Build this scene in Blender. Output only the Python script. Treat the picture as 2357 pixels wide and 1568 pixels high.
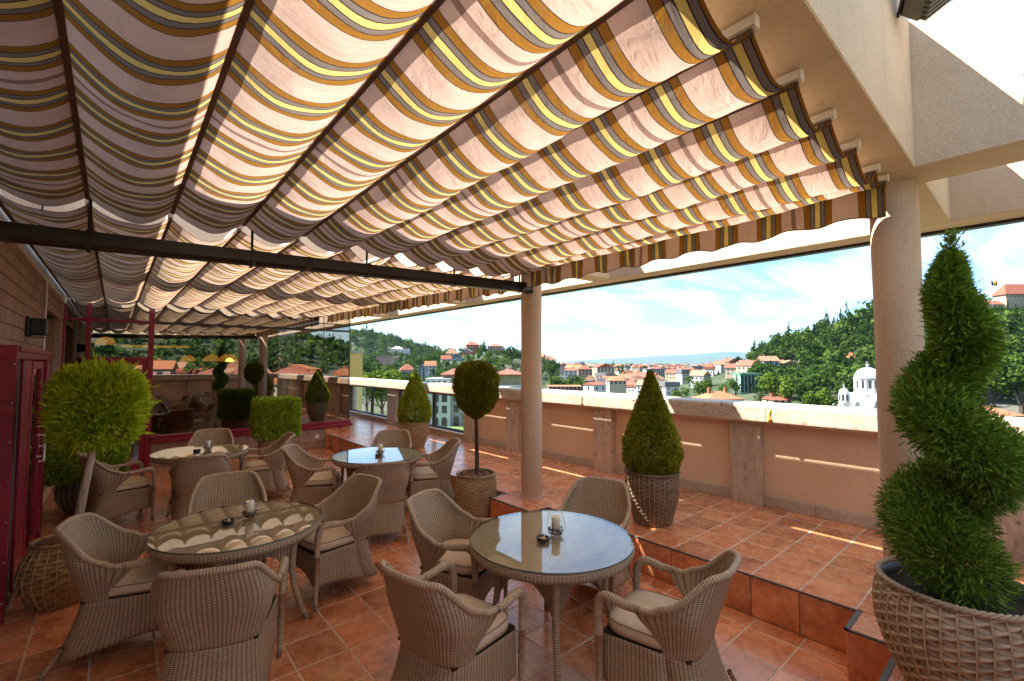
import bpy, bmesh, math, random
import numpy as np
from mathutils import Vector

random.seed(7)
RNG = np.random.default_rng(7)
PI = math.pi
for o in list(bpy.data.objects):
    bpy.data.objects.remove(o)
SC = bpy.context.scene
COL = SC.collection

# ------------------------------------------------------------------ camera
CAMH = 1.96
FPX, PCX, PCY = 1056.0, 1178.0, 784.0          # focal length and centre, in pixels of a 2356 px wide picture
PITCH, YAW = math.atan(52 / FPX), math.radians(40.85)
cam_d = bpy.data.cameras.new('camera')
cam_d.sensor_width = 36.0
cam_d.lens = 36.0 * FPX / 2356.0
cam_d.clip_start, cam_d.clip_end = 0.05, 60000.0
cam = bpy.data.objects.new('camera', cam_d)
COL.objects.link(cam)
cam.location = (0, 0, CAMH)
cam.rotation_euler = (PI / 2 + PITCH, 0, -YAW)
SC.camera = cam

# ------------------------------------------------------------------ sky and sun
SUN = Vector((-0.54, 0.613, 1.0)).normalized()
SUN_EL = math.asin(SUN.z)
SUN_AZ = math.atan2(SUN.x, SUN.y)
world = bpy.data.worlds.new('World')
SC.world = world
world.use_nodes = True
wt = world.node_tree
wt.nodes.clear()


def wn(t, **k):
    n = wt.nodes.new(t)
    for a, b in k.items():
        setattr(n, a, b)
    return n


sky = wn('ShaderNodeTexSky', sky_type='NISHITA', sun_disc=False, sun_elevation=SUN_EL, sun_rotation=SUN_AZ,
         altitude=600, air_density=1.0, dust_density=0.7, ozone_density=1.6)
wtc = wn('ShaderNodeTexCoord')
wsep = wn('ShaderNodeSeparateXYZ')
wt.links.new(wtc.outputs['Generated'], wsep.inputs[0])
wadd = wn('ShaderNodeMath', operation='ADD'); wadd.inputs[1].default_value = 0.12
wt.links.new(wsep.outputs['Z'], wadd.inputs[0])
wmax = wn('ShaderNodeMath', operation='MAXIMUM'); wmax.inputs[1].default_value = 0.050
wt.links.new(wadd.outputs[0], wmax.inputs[0])
wdx = wn('ShaderNodeMath', operation='DIVIDE'); wdy = wn('ShaderNodeMath', operation='DIVIDE')
wt.links.new(wsep.outputs['X'], wdx.inputs[0]); wt.links.new(wmax.outputs[0], wdx.inputs[1])
wt.links.new(wsep.outputs['Y'], wdy.inputs[0]); wt.links.new(wmax.outputs[0], wdy.inputs[1])
wcmb = wn('ShaderNodeCombineXYZ')
wt.links.new(wdx.outputs[0], wcmb.inputs[0]); wt.links.new(wdy.outputs[0], wcmb.inputs[1])
wmap = wn('ShaderNodeMapping')
wmap.inputs['Rotation'].default_value = (0, 0, math.radians(38))
wmap.inputs['Scale'].default_value = (0.55, 1.25, 1)
wt.links.new(wcmb.outputs[0], wmap.inputs[0])
wno = wn('ShaderNodeTexNoise')
wno.inputs['Scale'].default_value = 1.5; wno.inputs['Detail'].default_value = 9
wno.inputs['Roughness'].default_value = 0.62; wno.inputs['Distortion'].default_value = 0.6
wt.links.new(wmap.outputs[0], wno.inputs['Vector'])
wr = wn('ShaderNodeValToRGB')
wr.color_ramp.elements[0].position = 0.42; wr.color_ramp.elements[0].color = (0.06, 0.06, 0.06, 1)
wr.color_ramp.elements[1].position = 0.66; wr.color_ramp.elements[1].color = (0.93, 0.93, 0.93, 1)
wt.links.new(wno.outputs['Fac'], wr.inputs[0])
wmix = wn('ShaderNodeMixRGB'); wmix.inputs[2].default_value = (4.4, 5.3, 5.6, 1)
wti = wn('ShaderNodeMixRGB', blend_type='MULTIPLY'); wti.inputs[0].default_value = 1.0; wti.inputs[2].default_value = (0.60, 0.87, 1.0, 1)
wt.links.new(sky.outputs[0], wti.inputs[1])
wt.links.new(wr.outputs[0], wmix.inputs[0]); wt.links.new(wti.outputs[0], wmix.inputs[1])
wbg = wn('ShaderNodeBackground'); wbg.inputs['Strength'].default_value = 0.050
wo = wn('ShaderNodeOutputWorld')
wt.links.new(wmix.outputs[0], wbg.inputs[0]); wt.links.new(wbg.outputs[0], wo.inputs[0])

sun_d = bpy.data.lights.new('sun', 'SUN')
sun_d.energy = 2.94
sun_d.angle = math.radians(0.53)
sun_d.color = (1.0, 0.95, 0.86)
sun = bpy.data.objects.new('sun', sun_d)
COL.objects.link(sun)
sun.location = SUN * 50
sun.rotation_euler = SUN.to_track_quat('Z', 'Y').to_euler()

SC.view_settings.view_transform = 'Standard'
SC.view_settings.look = 'None'
SC.view_settings.gamma = 1.0
SC.view_settings.use_curve_mapping = False
SC.view_settings.exposure = 2.78
SC.render.engine = 'CYCLES'
SC.cycles.use_denoising = True
SC.cycles.denoiser = 'OPENIMAGEDENOISE'
SC.cycles.max_bounces = 10
SC.cycles.diffuse_bounces = 5
SC.cycles.glossy_bounces = 5
SC.cycles.transmission_bounces = 6
SC.cycles.transparent_max_bounces = 16
SC.cycles.volume_bounces = 0
SC.cycles.caustics_reflective = False
SC.cycles.caustics_refractive = False
SC.cycles.sample_clamp_indirect = 6.0

# ------------------------------------------------------------------ pixel -> direction helpers
FW = Vector((math.sin(YAW) * math.cos(PITCH), math.cos(YAW) * math.cos(PITCH), math.sin(PITCH)))
RT = Vector((math.cos(YAW), -math.sin(YAW), 0))
UP = RT.cross(FW)
CPOS = Vector((0, 0, CAMH))


def at(px, py, depth):
    return CPOS + depth * (FW + RT * ((px - PCX) / FPX) + UP * ((PCY - py) / FPX))


def gpos(px, depth):
    p = at(px, 836, depth)
    return p.x, p.y


def project(p):
    v = Vector(p) - CPOS
    z = v.dot(FW)
    if z < 0.05:
        return None
    return PCX + FPX * v.dot(RT) / z, PCY - FPX * v.dot(UP) / z, z


# ------------------------------------------------------------------ mesh helpers
def link(name, me, parent=None, loc=None, rz=0.0):
    o = bpy.data.objects.new(name, me)
    COL.objects.link(o)
    if parent is not None:
        o.parent = parent
    if loc is not None:
        o.location = loc
    if rz:
        o.rotation_euler = (0, 0, rz)
    return o


def mk(name, V, F, mat, UV=None, smooth=False):
    me = bpy.data.meshes.new(name)
    V = np.asarray(V, dtype=np.float32).reshape(-1, 3)
    if isinstance(F, np.ndarray) and F.ndim == 2:
        k = F.shape[1]
        me.vertices.add(len(V)); me.vertices.foreach_set('co', V.ravel())
        me.loops.add(F.size); me.loops.foreach_set('vertex_index', F.astype(np.int32).ravel())
        me.polygons.add(len(F))
        me.polygons.foreach_set('loop_start', np.arange(0, F.size, k, dtype=np.int32))
        me.polygons.foreach_set('loop_total', np.full(len(F), k, dtype=np.int32))
        me.update(calc_edges=True)
    else:
        me.from_pydata([tuple(map(float, v)) for v in V], [], [tuple(map(int, f)) for f in F])
    if UV is not None:
        UV = np.asarray(UV, dtype=np.float32).reshape(-1, 2)
        lay = me.uv_layers.new(name='UVMap')
        idx = np.empty(len(me.loops), dtype=np.int32)
        me.loops.foreach_get('vertex_index', idx)
        lay.data.foreach_set('uv', UV[idx].ravel())
    if smooth:
        me.polygons.foreach_set('use_smooth', np.ones(len(me.polygons), dtype=bool))
    for m in (mat if isinstance(mat, (list, tuple)) else [mat]):
        me.materials.append(m)
    me.update()
    return me


class MB:
    """collects shapes for ONE part"""
    def __init__(s):
        s.v, s.f, s.uv, s.n = [], [], [], 0

    def add(s, V, F, UV=None):
        V = np.asarray(V, dtype=float).reshape(-1, 3)
        s.v.append(V)
        s.uv.append(np.zeros((len(V), 2)) if UV is None else np.asarray(UV, dtype=float).reshape(-1, 2))
        s.f += [tuple(int(i) + s.n for i in f) for f in F]
        s.n += len(V)
        return s

    def box(s, x0, x1, y0, y1, z0, z1, b=0.0):
        if b <= 0:
            V = [(x, y, z) for z in (z0, z1) for y in (y0, y1) for x in (x0, x1)]
            F = [(0, 2, 3, 1), (4, 5, 7, 6), (0, 1, 5, 4), (2, 6, 7, 3), (0, 4, 6, 2), (1, 3, 7, 5)]
            return s.add(V, F)
        bm = bmesh.new()
        bmesh.ops.create_cube(bm, size=1.0)
        for v in bm.verts:
            v.co = Vector(((x0 + x1) / 2 + v.co.x * (x1 - x0), (y0 + y1) / 2 + v.co.y * (y1 - y0), (z0 + z1) / 2 + v.co.z * (z1 - z0)))
        bmesh.ops.bevel(bm, geom=bm.edges[:], offset=b, segments=1, affect='EDGES', clamp_overlap=True)
        bm.verts.index_update()
        V = [tuple(v.co) for v in bm.verts]
        F = [[v.index for v in f.verts] for f in bm.faces]
        bm.free()
        return s.add(V, F)

    def grid(s, P, cu=False, cv=False, UV=None):
        P = np.asarray(P, dtype=float)
        n, m = P.shape[:2]
        F = []
        for i in range(n if cu else n - 1):
            for j in range(m if cv else m - 1):
                a, b = i, (i + 1) % n
                c, d = j, (j + 1) % m
                F.append((a * m + c, b * m + c, b * m + d, a * m + d))
        return s.add(P.reshape(-1, 3), F, UV)

    def tube(s, pts, rad, n=8, cap=True, sq=False):
        pts = [Vector(p) for p in pts]
        if not hasattr(rad, '__len__'):
            rad = [rad] * len(pts)
        rings, uvs, L = [], [], 0.0
        nrm = None
        for i, p in enumerate(pts):
            t = (pts[min(i + 1, len(pts) - 1)] - pts[max(i - 1, 0)]).normalized()
            if nrm is None:
                nrm = t.orthogonal().normalized()
                if sq:
                    nrm = (Vector((0, 0, 1)) - t * t.z).normalized() if abs(t.z) < 0.9 else Vector((1, 0, 0))
            nrm = (nrm - t * nrm.dot(t)).normalized()
            b = t.cross(nrm)
            if i:
                L += (p - pts[i - 1]).length
            off = PI / 4 if sq else 0
            rings.append([tuple(p + rad[i] * (nrm * math.cos(a + off) + b * math.sin(a + off))) for a in (2 * PI * k / n for k in range(n))])
            uvs += [(k / n * 2 * PI * 0.02, L) for k in range(n)]
        base = s.n
        s.grid(np.array(rings), cv=True, UV=uvs)
        if cap:
            s.f.append(tuple(base + k for k in range(n))[::-1])
            e = base + (len(pts) - 1) * n
            s.f.append(tuple(e + k for k in range(n)))
        return s

    def lathe(s, prof, n=24, cx=0.0, cy=0.0, cap=False):
        rings, uvs, L = [], [], 0.0
        for i, (r, z) in enumerate(prof):
            if i:
                L += math.hypot(r - prof[i - 1][0], z - prof[i - 1][1])
            rings.append([(cx + r * math.cos(2 * PI * k / n), cy + r * math.sin(2 * PI * k / n), z) for k in range(n)])
            uvs += [(k / n * 2 * PI * max(r, .01), L) for k in range(n)]
        base = s.n
        s.grid(np.array(rings), cv=True, UV=uvs)
        if cap:
            s.f.append(tuple(base + k for k in range(n))[::-1])
            e = base + (len(prof) - 1) * n
            s.f.append(tuple(e + k for k in range(n)))
        return s

    def mesh(s, name, mat, smooth=False):
        me = mk(name, np.concatenate(s.v), s.f, mat, np.concatenate(s.uv), smooth)
        return me

    def build(s, name, mat, parent=None, smooth=False, loc=None, fix=False, autosmooth=False):
        me = s.mesh(name, mat, smooth)
        if fix:
            bm = bmesh.new(); bm.from_mesh(me)
            bmesh.ops.recalc_face_normals(bm, faces=bm.faces[:])
            bm.to_mesh(me); bm.free()
        return link(name, me, parent, loc)


def tag(o, label=None, cat=None, group=None, kind=None):
    if label: o['label'] = label
    if cat: o['category'] = cat
    if group: o['group'] = group
    if kind: o['kind'] = kind
    return o


def thing(name, label, cat, loc=(0, 0, 0), rz=0.0, group=None):
    o = link(name, None, None, loc, rz)
    o.empty_display_size = 0.1
    return tag(o, label, cat, group)


def copy_tree(o, parent=None):
    c = o.copy()
    COL.objects.link(c)
    c.parent = parent
    for ch in list(o.children):
        copy_tree(ch, c)
    return c


def bxo(name, mat, parent, x0, x1, y0, y1, z0, z1, b=0.0):
    return MB().box(x0, x1, y0, y1, z0, z1, b).build(name, mat, parent)


# ------------------------------------------------------------------ materials
def newmat(name):
    m = bpy.data.materials.new(name)
    m.use_nodes = True
    t = m.node_tree
    t.nodes.clear()
    out = t.nodes.new('ShaderNodeOutputMaterial')
    return m, t, out


def N(t, typ, ins=None, **k):
    n = t.nodes.new(typ)
    for a, b in k.items():
        setattr(n, a, b)
    for a, b in (ins or {}).items():
        if hasattr(b, 'is_linked'):
            t.links.new(b, n.inputs[a])
        else:
            n.inputs[a].default_value = b
    return n


def M2(t, op, a, b=None, c=None):
    ins = {0: a}
    if b is not None: ins[1] = b
    if c is not None: ins[2] = c
    return N(t, 'ShaderNodeMath', ins, operation=op).outputs[0]


def ramp(t, fac, stops, interp='LINEAR'):
    n = t.nodes.new('ShaderNodeValToRGB')
    n.color_ramp.interpolation = interp
    e = n.color_ramp.elements
    while len(e) < len(stops):
        e.new(0.5)
    for i, (p, c) in enumerate(stops):
        e[i].position = p
        e[i].color = (*c, 1) if len(c) == 3 else c
    t.links.new(fac, n.inputs[0])
    return n.outputs[0]


def mixc(t, fac, a, b, blend='MIX'):
    n = t.nodes.new('ShaderNodeMixRGB')
    n.blend_type = blend
    for i, v in ((0, fac), (1, a), (2, b)):
        if hasattr(v, 'is_linked'):
            t.links.new(v, n.inputs[i])
        else:
            n.inputs[i].default_value = v if i == 0 else (*v, 1)
    return n.outputs[0]


def wpos(t):
    return N(t, 'ShaderNodeNewGeometry').outputs['Position']


def noise(t, vec, scale, detail=4, rough=0.55, dist=0.0):
    return N(t, 'ShaderNodeTexNoise', {'Vector': vec, 'Scale': scale, 'Detail': detail, 'Roughness': rough, 'Distortion': dist}).outputs['Fac']


def bsdf(t, out, col, rough=0.6, bump=None, bd=0.01, bs=1.0, **k):
    ins = {'Base Color': col if hasattr(col, 'is_linked') else (*col, 1), 'Roughness': rough}
    ins.update(k)
    p = N(t, 'ShaderNodeBsdfPrincipled', ins)
    if bump is not None:
        b = N(t, 'ShaderNodeBump', {'Height': bump, 'Distance': bd, 'Strength': bs})
        t.links.new(b.outputs[0], p.inputs['Normal'])
    t.links.new(p.outputs[0], out.inputs[0])
    return p


def plain(name, col, rough=0.5, var=0.12, vs=3.0, bumps=0.0, bscale=60.0, bd=0.003, **k):
    """a colour with uneven wear and a fine relief"""
    m, t, out = newmat(name)
    P = wpos(t)
    n1 = noise(t, P, vs, 5, 0.6)
    c = ramp(t, n1, [(0.25, [x * (1 - var) for x in col]), (0.75, [min(1, x * (1 + var)) for x in col])])
    bsdf(t, out, c, rough, noise(t, P, bscale, 3) if bumps else None, bd, bumps or 1.0, **k)
    return m


def mat_tile(name, hue=0):
    m, t, out = newmat(name)
    P = wpos(t)
    oi = N(t, 'ShaderNodeObjectInfo').outputs['Random']
    off = N(t, 'ShaderNodeVectorMath', {0: P, 1: (1, 1, 1)}, operation='MULTIPLY').outputs[0]
    ofs = N(t, 'ShaderNodeCombineXYZ', {0: M2(t, 'MULTIPLY', oi, 37.0), 1: M2(t, 'MULTIPLY', oi, 19.0), 2: M2(t, 'MULTIPLY', oi, 11.0)}).outputs[0]
    Q = N(t, 'ShaderNodeVectorMath', {0: off, 1: ofs}, operation='ADD').outputs[0]
    n1 = noise(t, Q, 5.0, 6, 0.62, 0.6)
    n2 = noise(t, Q, 17.0, 5, 0.7)
    a = ramp(t, n1, [(0.27, (0.40, 0.125, 0.05)), (0.5, (0.74, 0.28, 0.125)), (0.75, (0.86, 0.44, 0.22))])
    b = ramp(t, n2, [(0.3, (0.80, 0.76, 0.74)), (0.7, (1.12, 1.1, 1.08))])
    c = mixc(t, 0.8, a, b, 'MULTIPLY')
    v = M2(t, 'ADD', M2(t, 'MULTIPLY', oi, 0.42), 0.80)
    c = mixc(t, 1.0, c, N(t, 'ShaderNodeCombineXYZ', {0: v, 1: v, 2: v}).outputs[0], 'MULTIPLY')
    dt = noise(t, P, 1.1, 7, 0.7, 1.0)
    c = mixc(t, ramp(t, dt, [(0.54, (0,) * 3), (0.70, (0.42,) * 3)]), c, (0.20, 0.10, 0.06))
    ch = noise(t, P, 38.0, 2, 0.5, 0.4)
    c = mixc(t, ramp(t, ch, [(0.71, (0,) * 3), (0.73, (0.7,) * 3)]), c, (0.18, 0.07, 0.035))
    r = ramp(t, n2, [(0.3, (0.20,) * 3), (0.75, (0.36,) * 3)])
    p = bsdf(t, out, c, 0.3, n2, 0.0015, 0.35, **{'Specular IOR Level': 0.8, 'Coat Weight': 0.25, 'Coat Roughness': 0.18})
    t.links.new(r, p.inputs['Roughness'])
    return m


def mat_plaster(name, col, grain=1.0):
    m, t, out = newmat(name)
    P = wpos(t)
    sc = N(t, 'ShaderNodeMapping', {'Vector': P, 'Scale': (1, 1, 0.8)}).outputs[0]
    n1 = noise(t, P, 1.3, 5, 0.6)
    n2 = noise(t, sc, 70.0, 4, 0.65)
    c = ramp(t, n1, [(0.25, [x * 0.86 for x in col]), (0.75, [x * 1.08 for x in col])])
    c = mixc(t, 0.5, c, ramp(t, n2, [(0.3, (0.72,) * 3), (0.65, (1.1,) * 3)]), 'MULTIPLY')
    # rain streaks and dirt with their own shape
    st = noise(t, N(t, 'ShaderNodeMapping', {'Vector': P, 'Scale': (7, 7, 0.35)}).outputs[0], 1.0, 4, 0.6)
    c = mixc(t, ramp(t, st, [(0.58, (0,) * 3), (0.8, (0.35,) * 3)]), c, [x * 0.62 for x in col])
    bsdf(t, out, c, 0.9, n2, 0.006, 0.8 * grain)
    return m


def mat_stone(name, col, dark, speck=1.0, rough=0.5, scale=22.0, stretch=(1, 1, 1)):
    m, t, out = newmat(name)
    P = N(t, 'ShaderNodeMapping', {'Vector': wpos(t), 'Scale': stretch}).outputs[0]
    n1 = noise(t, P, 3.0, 6, 0.6, 0.8)
    n2 = noise(t, P, scale, 5, 0.7, 0.5)
    vo = N(t, 'ShaderNodeTexVoronoi', {'Vector': P, 'Scale': scale * 2.4}).outputs['Distance']
    c = ramp(t, n1, [(0.25, [x * 0.82 for x in col]), (0.75, [min(1, x * 1.1) for x in col])])
    f = ramp(t, n2, [(0.57, (0,) * 3), (0.66, (0.8 * speck,) * 3)])
    c = mixc(t, f, c, dark)
    vn = noise(t, P, scale * 0.22, 7, 0.65, 2.2)
    c = mixc(t, ramp(t, vn, [(0.46, (0,) * 3), (0.50, (0.45 * speck,) * 3), (0.54, (0,) * 3)]), c, [x * 1.6 for x in dark])
    c = mixc(t, ramp(t, vo, [(0.0, (0.4 * speck,) * 3), (0.25, (0,) * 3)]), c, dark)
    bsdf(t, out, c, rough, n2, 0.003, 0.5)
    return m


def mat_weave(name, light, dark, su=0.024, sv=0.0075, rib=0.6, contrast=1.0, rough=0.5):
    """woven strands over stakes, laid out in metres of the UV map"""
    m, t, out = newmat(name)
    uv = N(t, 'ShaderNodeUVMap').outputs[0]
    sp = N(t, 'ShaderNodeSeparateXYZ', {0: uv})
    u = M2(t, 'DIVIDE', sp.outputs[0], su)
    v = M2(t, 'DIVIDE', sp.outputs[1], sv)
    par = M2(t, 'MULTIPLY', M2(t, 'FLOOR', v), PI)
    strand = M2(t, 'ABSOLUTE', M2(t, 'SINE', M2(t, 'MULTIPLY', v, PI)))
    over = M2(t, 'ADD', M2(t, 'MULTIPLY', M2(t, 'SINE', M2(t, 'ADD', M2(t, 'MULTIPLY', u, PI), par)), 0.5), 0.5)
    ribs = M2(t, 'ABSOLUTE', M2(t, 'SINE', M2(t, 'MULTIPLY', u, PI)))
    h = M2(t, 'MULTIPLY', M2(t, 'POWER', strand, 0.7), M2(t, 'ADD', M2(t, 'MULTIPLY', over, 0.22), 0.78))
    h = M2(t, 'MULTIPLY', h, M2(t, 'ADD', M2(t, 'MULTIPLY', ribs, rib), 1 - rib))
    sc = N(t, 'ShaderNodeCombineXYZ', {0: M2(t, 'MULTIPLY', sp.outputs[0], 6.0), 1: M2(t, 'MULTIPLY', M2(t, 'FLOOR', v), 3.7)}).outputs[0]
    oi = N(t, 'ShaderNodeObjectInfo').outputs['Random']
    n1 = noise(t, sc, 1.0, 3, 0.6)
    n2 = noise(t, wpos(t), 9.0, 3)
    lo = mixc(t, n1, [x * 0.62 for x in light], [x * 1.25 for x in light])
    lo = mixc(t, ramp(t, n2, [(0.35, (0,) * 3), (0.7, (0.4,) * 3)]), lo, [light[0] * 0.75, light[1] * 0.68, light[2] * 0.62])
    c = mixc(t, ramp(t, h, [(0.12, (0,) * 3), (0.55 / contrast, (1,) * 3)]), dark, lo)
    bsdf(t, out, c, rough, h, 0.004, 0.9)
    return m


def mat_cloth(name):
    m, t, out = newmat(name)
    uv = N(t, 'ShaderNodeUVMap').outputs[0]
    sp = N(t, 'ShaderNodeSeparateXYZ', {0: uv})
    y = M2(t, 'DIVIDE', M2(t, 'SUBTRACT', sp.outputs[1], 1.62 - 0.1575), 0.315)
    fr = M2(t, 'ABSOLUTE', M2(t, 'SUBTRACT', M2(t, 'FRACT', y), 0.5))
    pink, och, gry, yel, drk = (0.52, 0.365, 0.295), (0.25, 0.115, 0.022), (0.165, 0.135, 0.118), (0.62, 0.47, 0.15), (0.045, 0.03, 0.026)
    c = ramp(t, fr, [(0.0, yel), (0.043, drk), (0.061, gry), (0.134, drk), (0.149, och), (0.258, drk), (0.271, pink)], 'CONSTANT')
    y4 = M2(t, 'FRACT', M2(t, 'DIVIDE', M2(t, 'SUBTRACT', sp.outputs[1], 1.775), 1.26))
    seam = M2(t, 'LESS_THAN', M2(t, 'ABSOLUTE', M2(t, 'SUBTRACT', y4, 0.5)), 0.011)
    c = mixc(t, M2(t, 'MULTIPLY', seam, 0.8), c, (0.16, 0.09, 0.07))
    n1 = noise(t, N(t, 'ShaderNodeMapping', {'Vector': wpos(t), 'Scale': (3, 90, 3)}).outputs[0], 1.0, 3)
    n2 = noise(t, wpos(t), 2.2, 4)
    c = mixc(t, 0.5, c, ramp(t, n1, [(0.3, (0.86,) * 3), (0.7, (1.1,) * 3)]), 'MULTIPLY')
    c = mixc(t, 0.6, c, ramp(t, n2, [(0.3, (0.80, 0.78, 0.76)), (0.7, (1.08,) * 3)]), 'MULTIPLY')
    stn = noise(t, N(t, 'ShaderNodeMapping', {'Vector': wpos(t), 'Scale': (5, 1.2, 3)}).outputs[0], 1.0, 6, 0.7, 1.2)
    c = mixc(t, ramp(t, stn, [(0.56, (0,) * 3), (0.72, (0.35,) * 3)]), c, (0.20, 0.14, 0.10))
    wr_ = noise(t, N(t, 'ShaderNodeMapping', {'Vector': wpos(t), 'Scale': (1, 2.2, 1)}).outputs[0], 6.0, 4, 0.55, 1.4)
    bp = N(t, 'ShaderNodeBump', {'Height': wr_, 'Distance': 0.02, 'Strength': 0.7}).outputs[0]
    d = N(t, 'ShaderNodeBsdfDiffuse', {'Color': c, 'Normal': bp})
    tr = N(t, 'ShaderNodeBsdfTranslucent', {'Color': c, 'Normal': bp})
    mx = N(t, 'ShaderNodeMixShader', {0: 0.43, 1: d.outputs[0], 2: tr.outputs[0]})
    t.links.new(mx.outputs[0], out.inputs[0])
    return m


def mat_leaf(name, a, b, c, tr=0.35, rough=0.55):
    m, t, out = newmat(name)
    r = N(t, 'ShaderNodeNewGeometry').outputs['Random Per Island']
    n = noise(t, wpos(t), 5.0, 3)
    f = M2(t, 'ADD', M2(t, 'MULTIPLY', r, 0.6), M2(t, 'MULTIPLY', n, 0.4))
    col = ramp(t, f, [(0.15, a), (0.5, b), (0.85, c)])
    br = noise(t, wpos(t), 11.0, 3, 0.6)
    col = mixc(t, ramp(t, M2(t, 'ADD', M2(t, 'MULTIPLY', br, 0.75), M2(t, 'MULTIPLY', r, 0.25)), [(0.62, (0,) * 3), (0.72, (0.55,) * 3)]), col, (b[0] * 1.1 + 0.05, b[1] * 0.55, b[2] * 0.8))
    p = N(t, 'ShaderNodeBsdfPrincipled', {'Base Color': col, 'Roughness': rough, 'Specular IOR Level': 0.3})
    trn = N(t, 'ShaderNodeBsdfTranslucent', {'Color': col})
    mx = N(t, 'ShaderNodeMixShader', {0: tr, 1: p.outputs[0], 2: trn.outputs[0]})
    t.links.new(mx.outputs[0], out.inputs[0])
    return m


def mat_wood(name, a, b, rough=0.8, stretch=(1, 1, 0.15)):
    m, t, out = newmat(name)
    P = N(t, 'ShaderNodeMapping', {'Vector': wpos(t), 'Scale': stretch}).outputs[0]
    n = noise(t, P, 40.0, 5, 0.65, 0.5)
    bsdf(t, out, ramp(t, n, [(0.3, a), (0.7, b)]), rough, n, 0.004, 0.8)
    return m


def mat_pane(name, refl, tint, gloss=(0.9, 0.9, 0.9), ior=1.5):
    """flat glass: mirror share on top of a tinted see-through share"""
    m, t, out = newmat(name)
    fc = N(t, 'ShaderNodeLayerWeight', {'Blend': 0.5}).outputs['Facing']
    fr = M2(t, 'MULTIPLY', M2(t, 'POWER', fc, 4.0), ior - 0.5)
    f = M2(t, 'MINIMUM', M2(t, 'ADD', M2(t, 'MULTIPLY', fr, 1 - refl), refl), 1.0)
    g = N(t, 'ShaderNodeBsdfGlossy', {'Color': (*gloss, 1), 'Roughness': 0.0})
    tp = N(t, 'ShaderNodeBsdfTransparent', {'Color': (*tint, 1)})
    mx = N(t, 'ShaderNodeMixShader', {0: f, 1: tp.outputs[0], 2: g.outputs[0]})
    t.links.new(mx.outputs[0], out.inputs[0])
    return m


def mat_emit(name, col, st):
    m, t, out = newmat(name)
    e = N(t, 'ShaderNodeEmission', {'Color': (*col, 1), 'Strength': st})
    t.links.new(e.outputs[0], out.inputs[0])
    return m


MT = {}
MT['tile'] = mat_tile('terracotta_tile')
MT['grout'] = plain('grout', (0.72, 0.53, 0.38), 0.9, 0.15, 6.0)
MT['edge'] = plain('grey_edge_trim', (0.10, 0.09, 0.085), 0.45)
MT['plaster'] = mat_plaster('beige_plaster', (0.72, 0.565, 0.42))
MT['column'] = mat_plaster('column_plaster', (0.62, 0.46, 0.34), 0.7)
MT['panel'] = mat_plaster('peach_paint', (0.80, 0.58, 0.40), 0.15)
MT['travertine'] = mat_stone('travertine', (0.60, 0.47, 0.355), (0.15, 0.095, 0.06), 1.0, 0.5, 15.0, (1, 1, 1.8))
MT['pierstone'] = mat_stone('veined_pier_stone', (0.60, 0.475, 0.37), (0.17, 0.11, 0.08), 1.0, 0.45, 9.0, (2.2, 2.2, 0.7))
MT['granite'] = mat_stone('granite_skirting', (0.58, 0.47, 0.37), (0.12, 0.09, 0.07), 1.0, 0.4, 38.0)
MT['wicker'] = mat_weave('wicker', (0.59, 0.45, 0.31), (0.05, 0.03, 0.018), 0.024, 0.0095, 0.72)
MT['wickerband'] = mat_weave('wicker_wrapping', (0.57, 0.43, 0.295), (0.07, 0.042, 0.026), 0.05, 0.015, 0.15)
MT['wickertop'] = mat_weave('wicker_table_top', (0.66, 0.51, 0.33), (0.30, 0.21, 0.13), 0.02, 0.012, 0.3)
MT['metal'] = plain('foot_metal', (0.35, 0.33, 0.32), 0.35, 0.1, Metallic=0.7)
MT['cushion'] = plain('cushion_fabric', (0.70, 0.58, 0.43), 0.85, 0.12, 7.0, 0.55, 13.0, 0.012)
MT['piping'] = plain('cushion_piping', (0.30, 0.22, 0.15), 0.85)
MT['cloth'] = mat_cloth('striped_awning_cloth')
MT['batten'] = plain('brown_batten', (0.10, 0.055, 0.04), 0.45)
MT['white'] = plain('white_paint', (0.75, 0.72, 0.68), 0.5, 0.05)
MT['gutter'] = plain('dark_gutter', (0.018, 0.011, 0.009), 0.3, 0.2)
MT['maroon'] = plain('maroon_paint', (0.25, 0.012, 0.030), 0.34, 0.3, 3.0, 0.5, 5.0, 0.02)
MT['black'] = plain('black_rubber', (0.012, 0.011, 0.011), 0.4)
MT['block'] = plain('brown_block', (0.34, 0.20, 0.15), 0.85, 0.2, 2.5, 0.6, 120.0)
MT['mortar'] = plain('mortar', (0.40, 0.28, 0.2), 0.9)
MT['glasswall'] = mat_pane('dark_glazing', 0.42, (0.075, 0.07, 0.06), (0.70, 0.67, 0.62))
MT['pane'] = mat_pane('clear_pane', 0.03, (0.93, 0.96, 0.95))
MT['tableglass'] = mat_pane('table_glass', 0.12, (0.90, 0.92, 0.88), (0.95, 0.97, 1.0), 1.5)
MT['cup'] = mat_pane('cup_glass', 0.03, (0.97, 0.97, 0.96), (1, 1, 1), 1.5)
MT['wax'] = plain('candle_wax', (0.93, 0.86, 0.68), 0.5, 0.04)
MT['bead'] = plain('brown_beads', (0.10, 0.045, 0.03), 0.35, 0.4, 90.0)
MT['ceramic'] = plain('black_ceramic', (0.012, 0.012, 0.013), 0.12)
MT['ash'] = plain('ash_sand', (0.55, 0.33, 0.14), 0.9)
MT['frame'] = plain('dark_window_frame', (0.04, 0.027, 0.022), 0.4)
MT['soil'] = plain('soil', (0.022, 0.015, 0.011), 0.95, 0.3, 30.0, 1.0, 60.0, 0.02)
MT['bark'] = mat_wood('bark_chips', (0.10, 0.04, 0.018), (0.34, 0.16, 0.08))
MT['trunk'] = mat_wood('grey_brown_bark', (0.24, 0.17, 0.12), (0.62, 0.49, 0.37))
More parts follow.
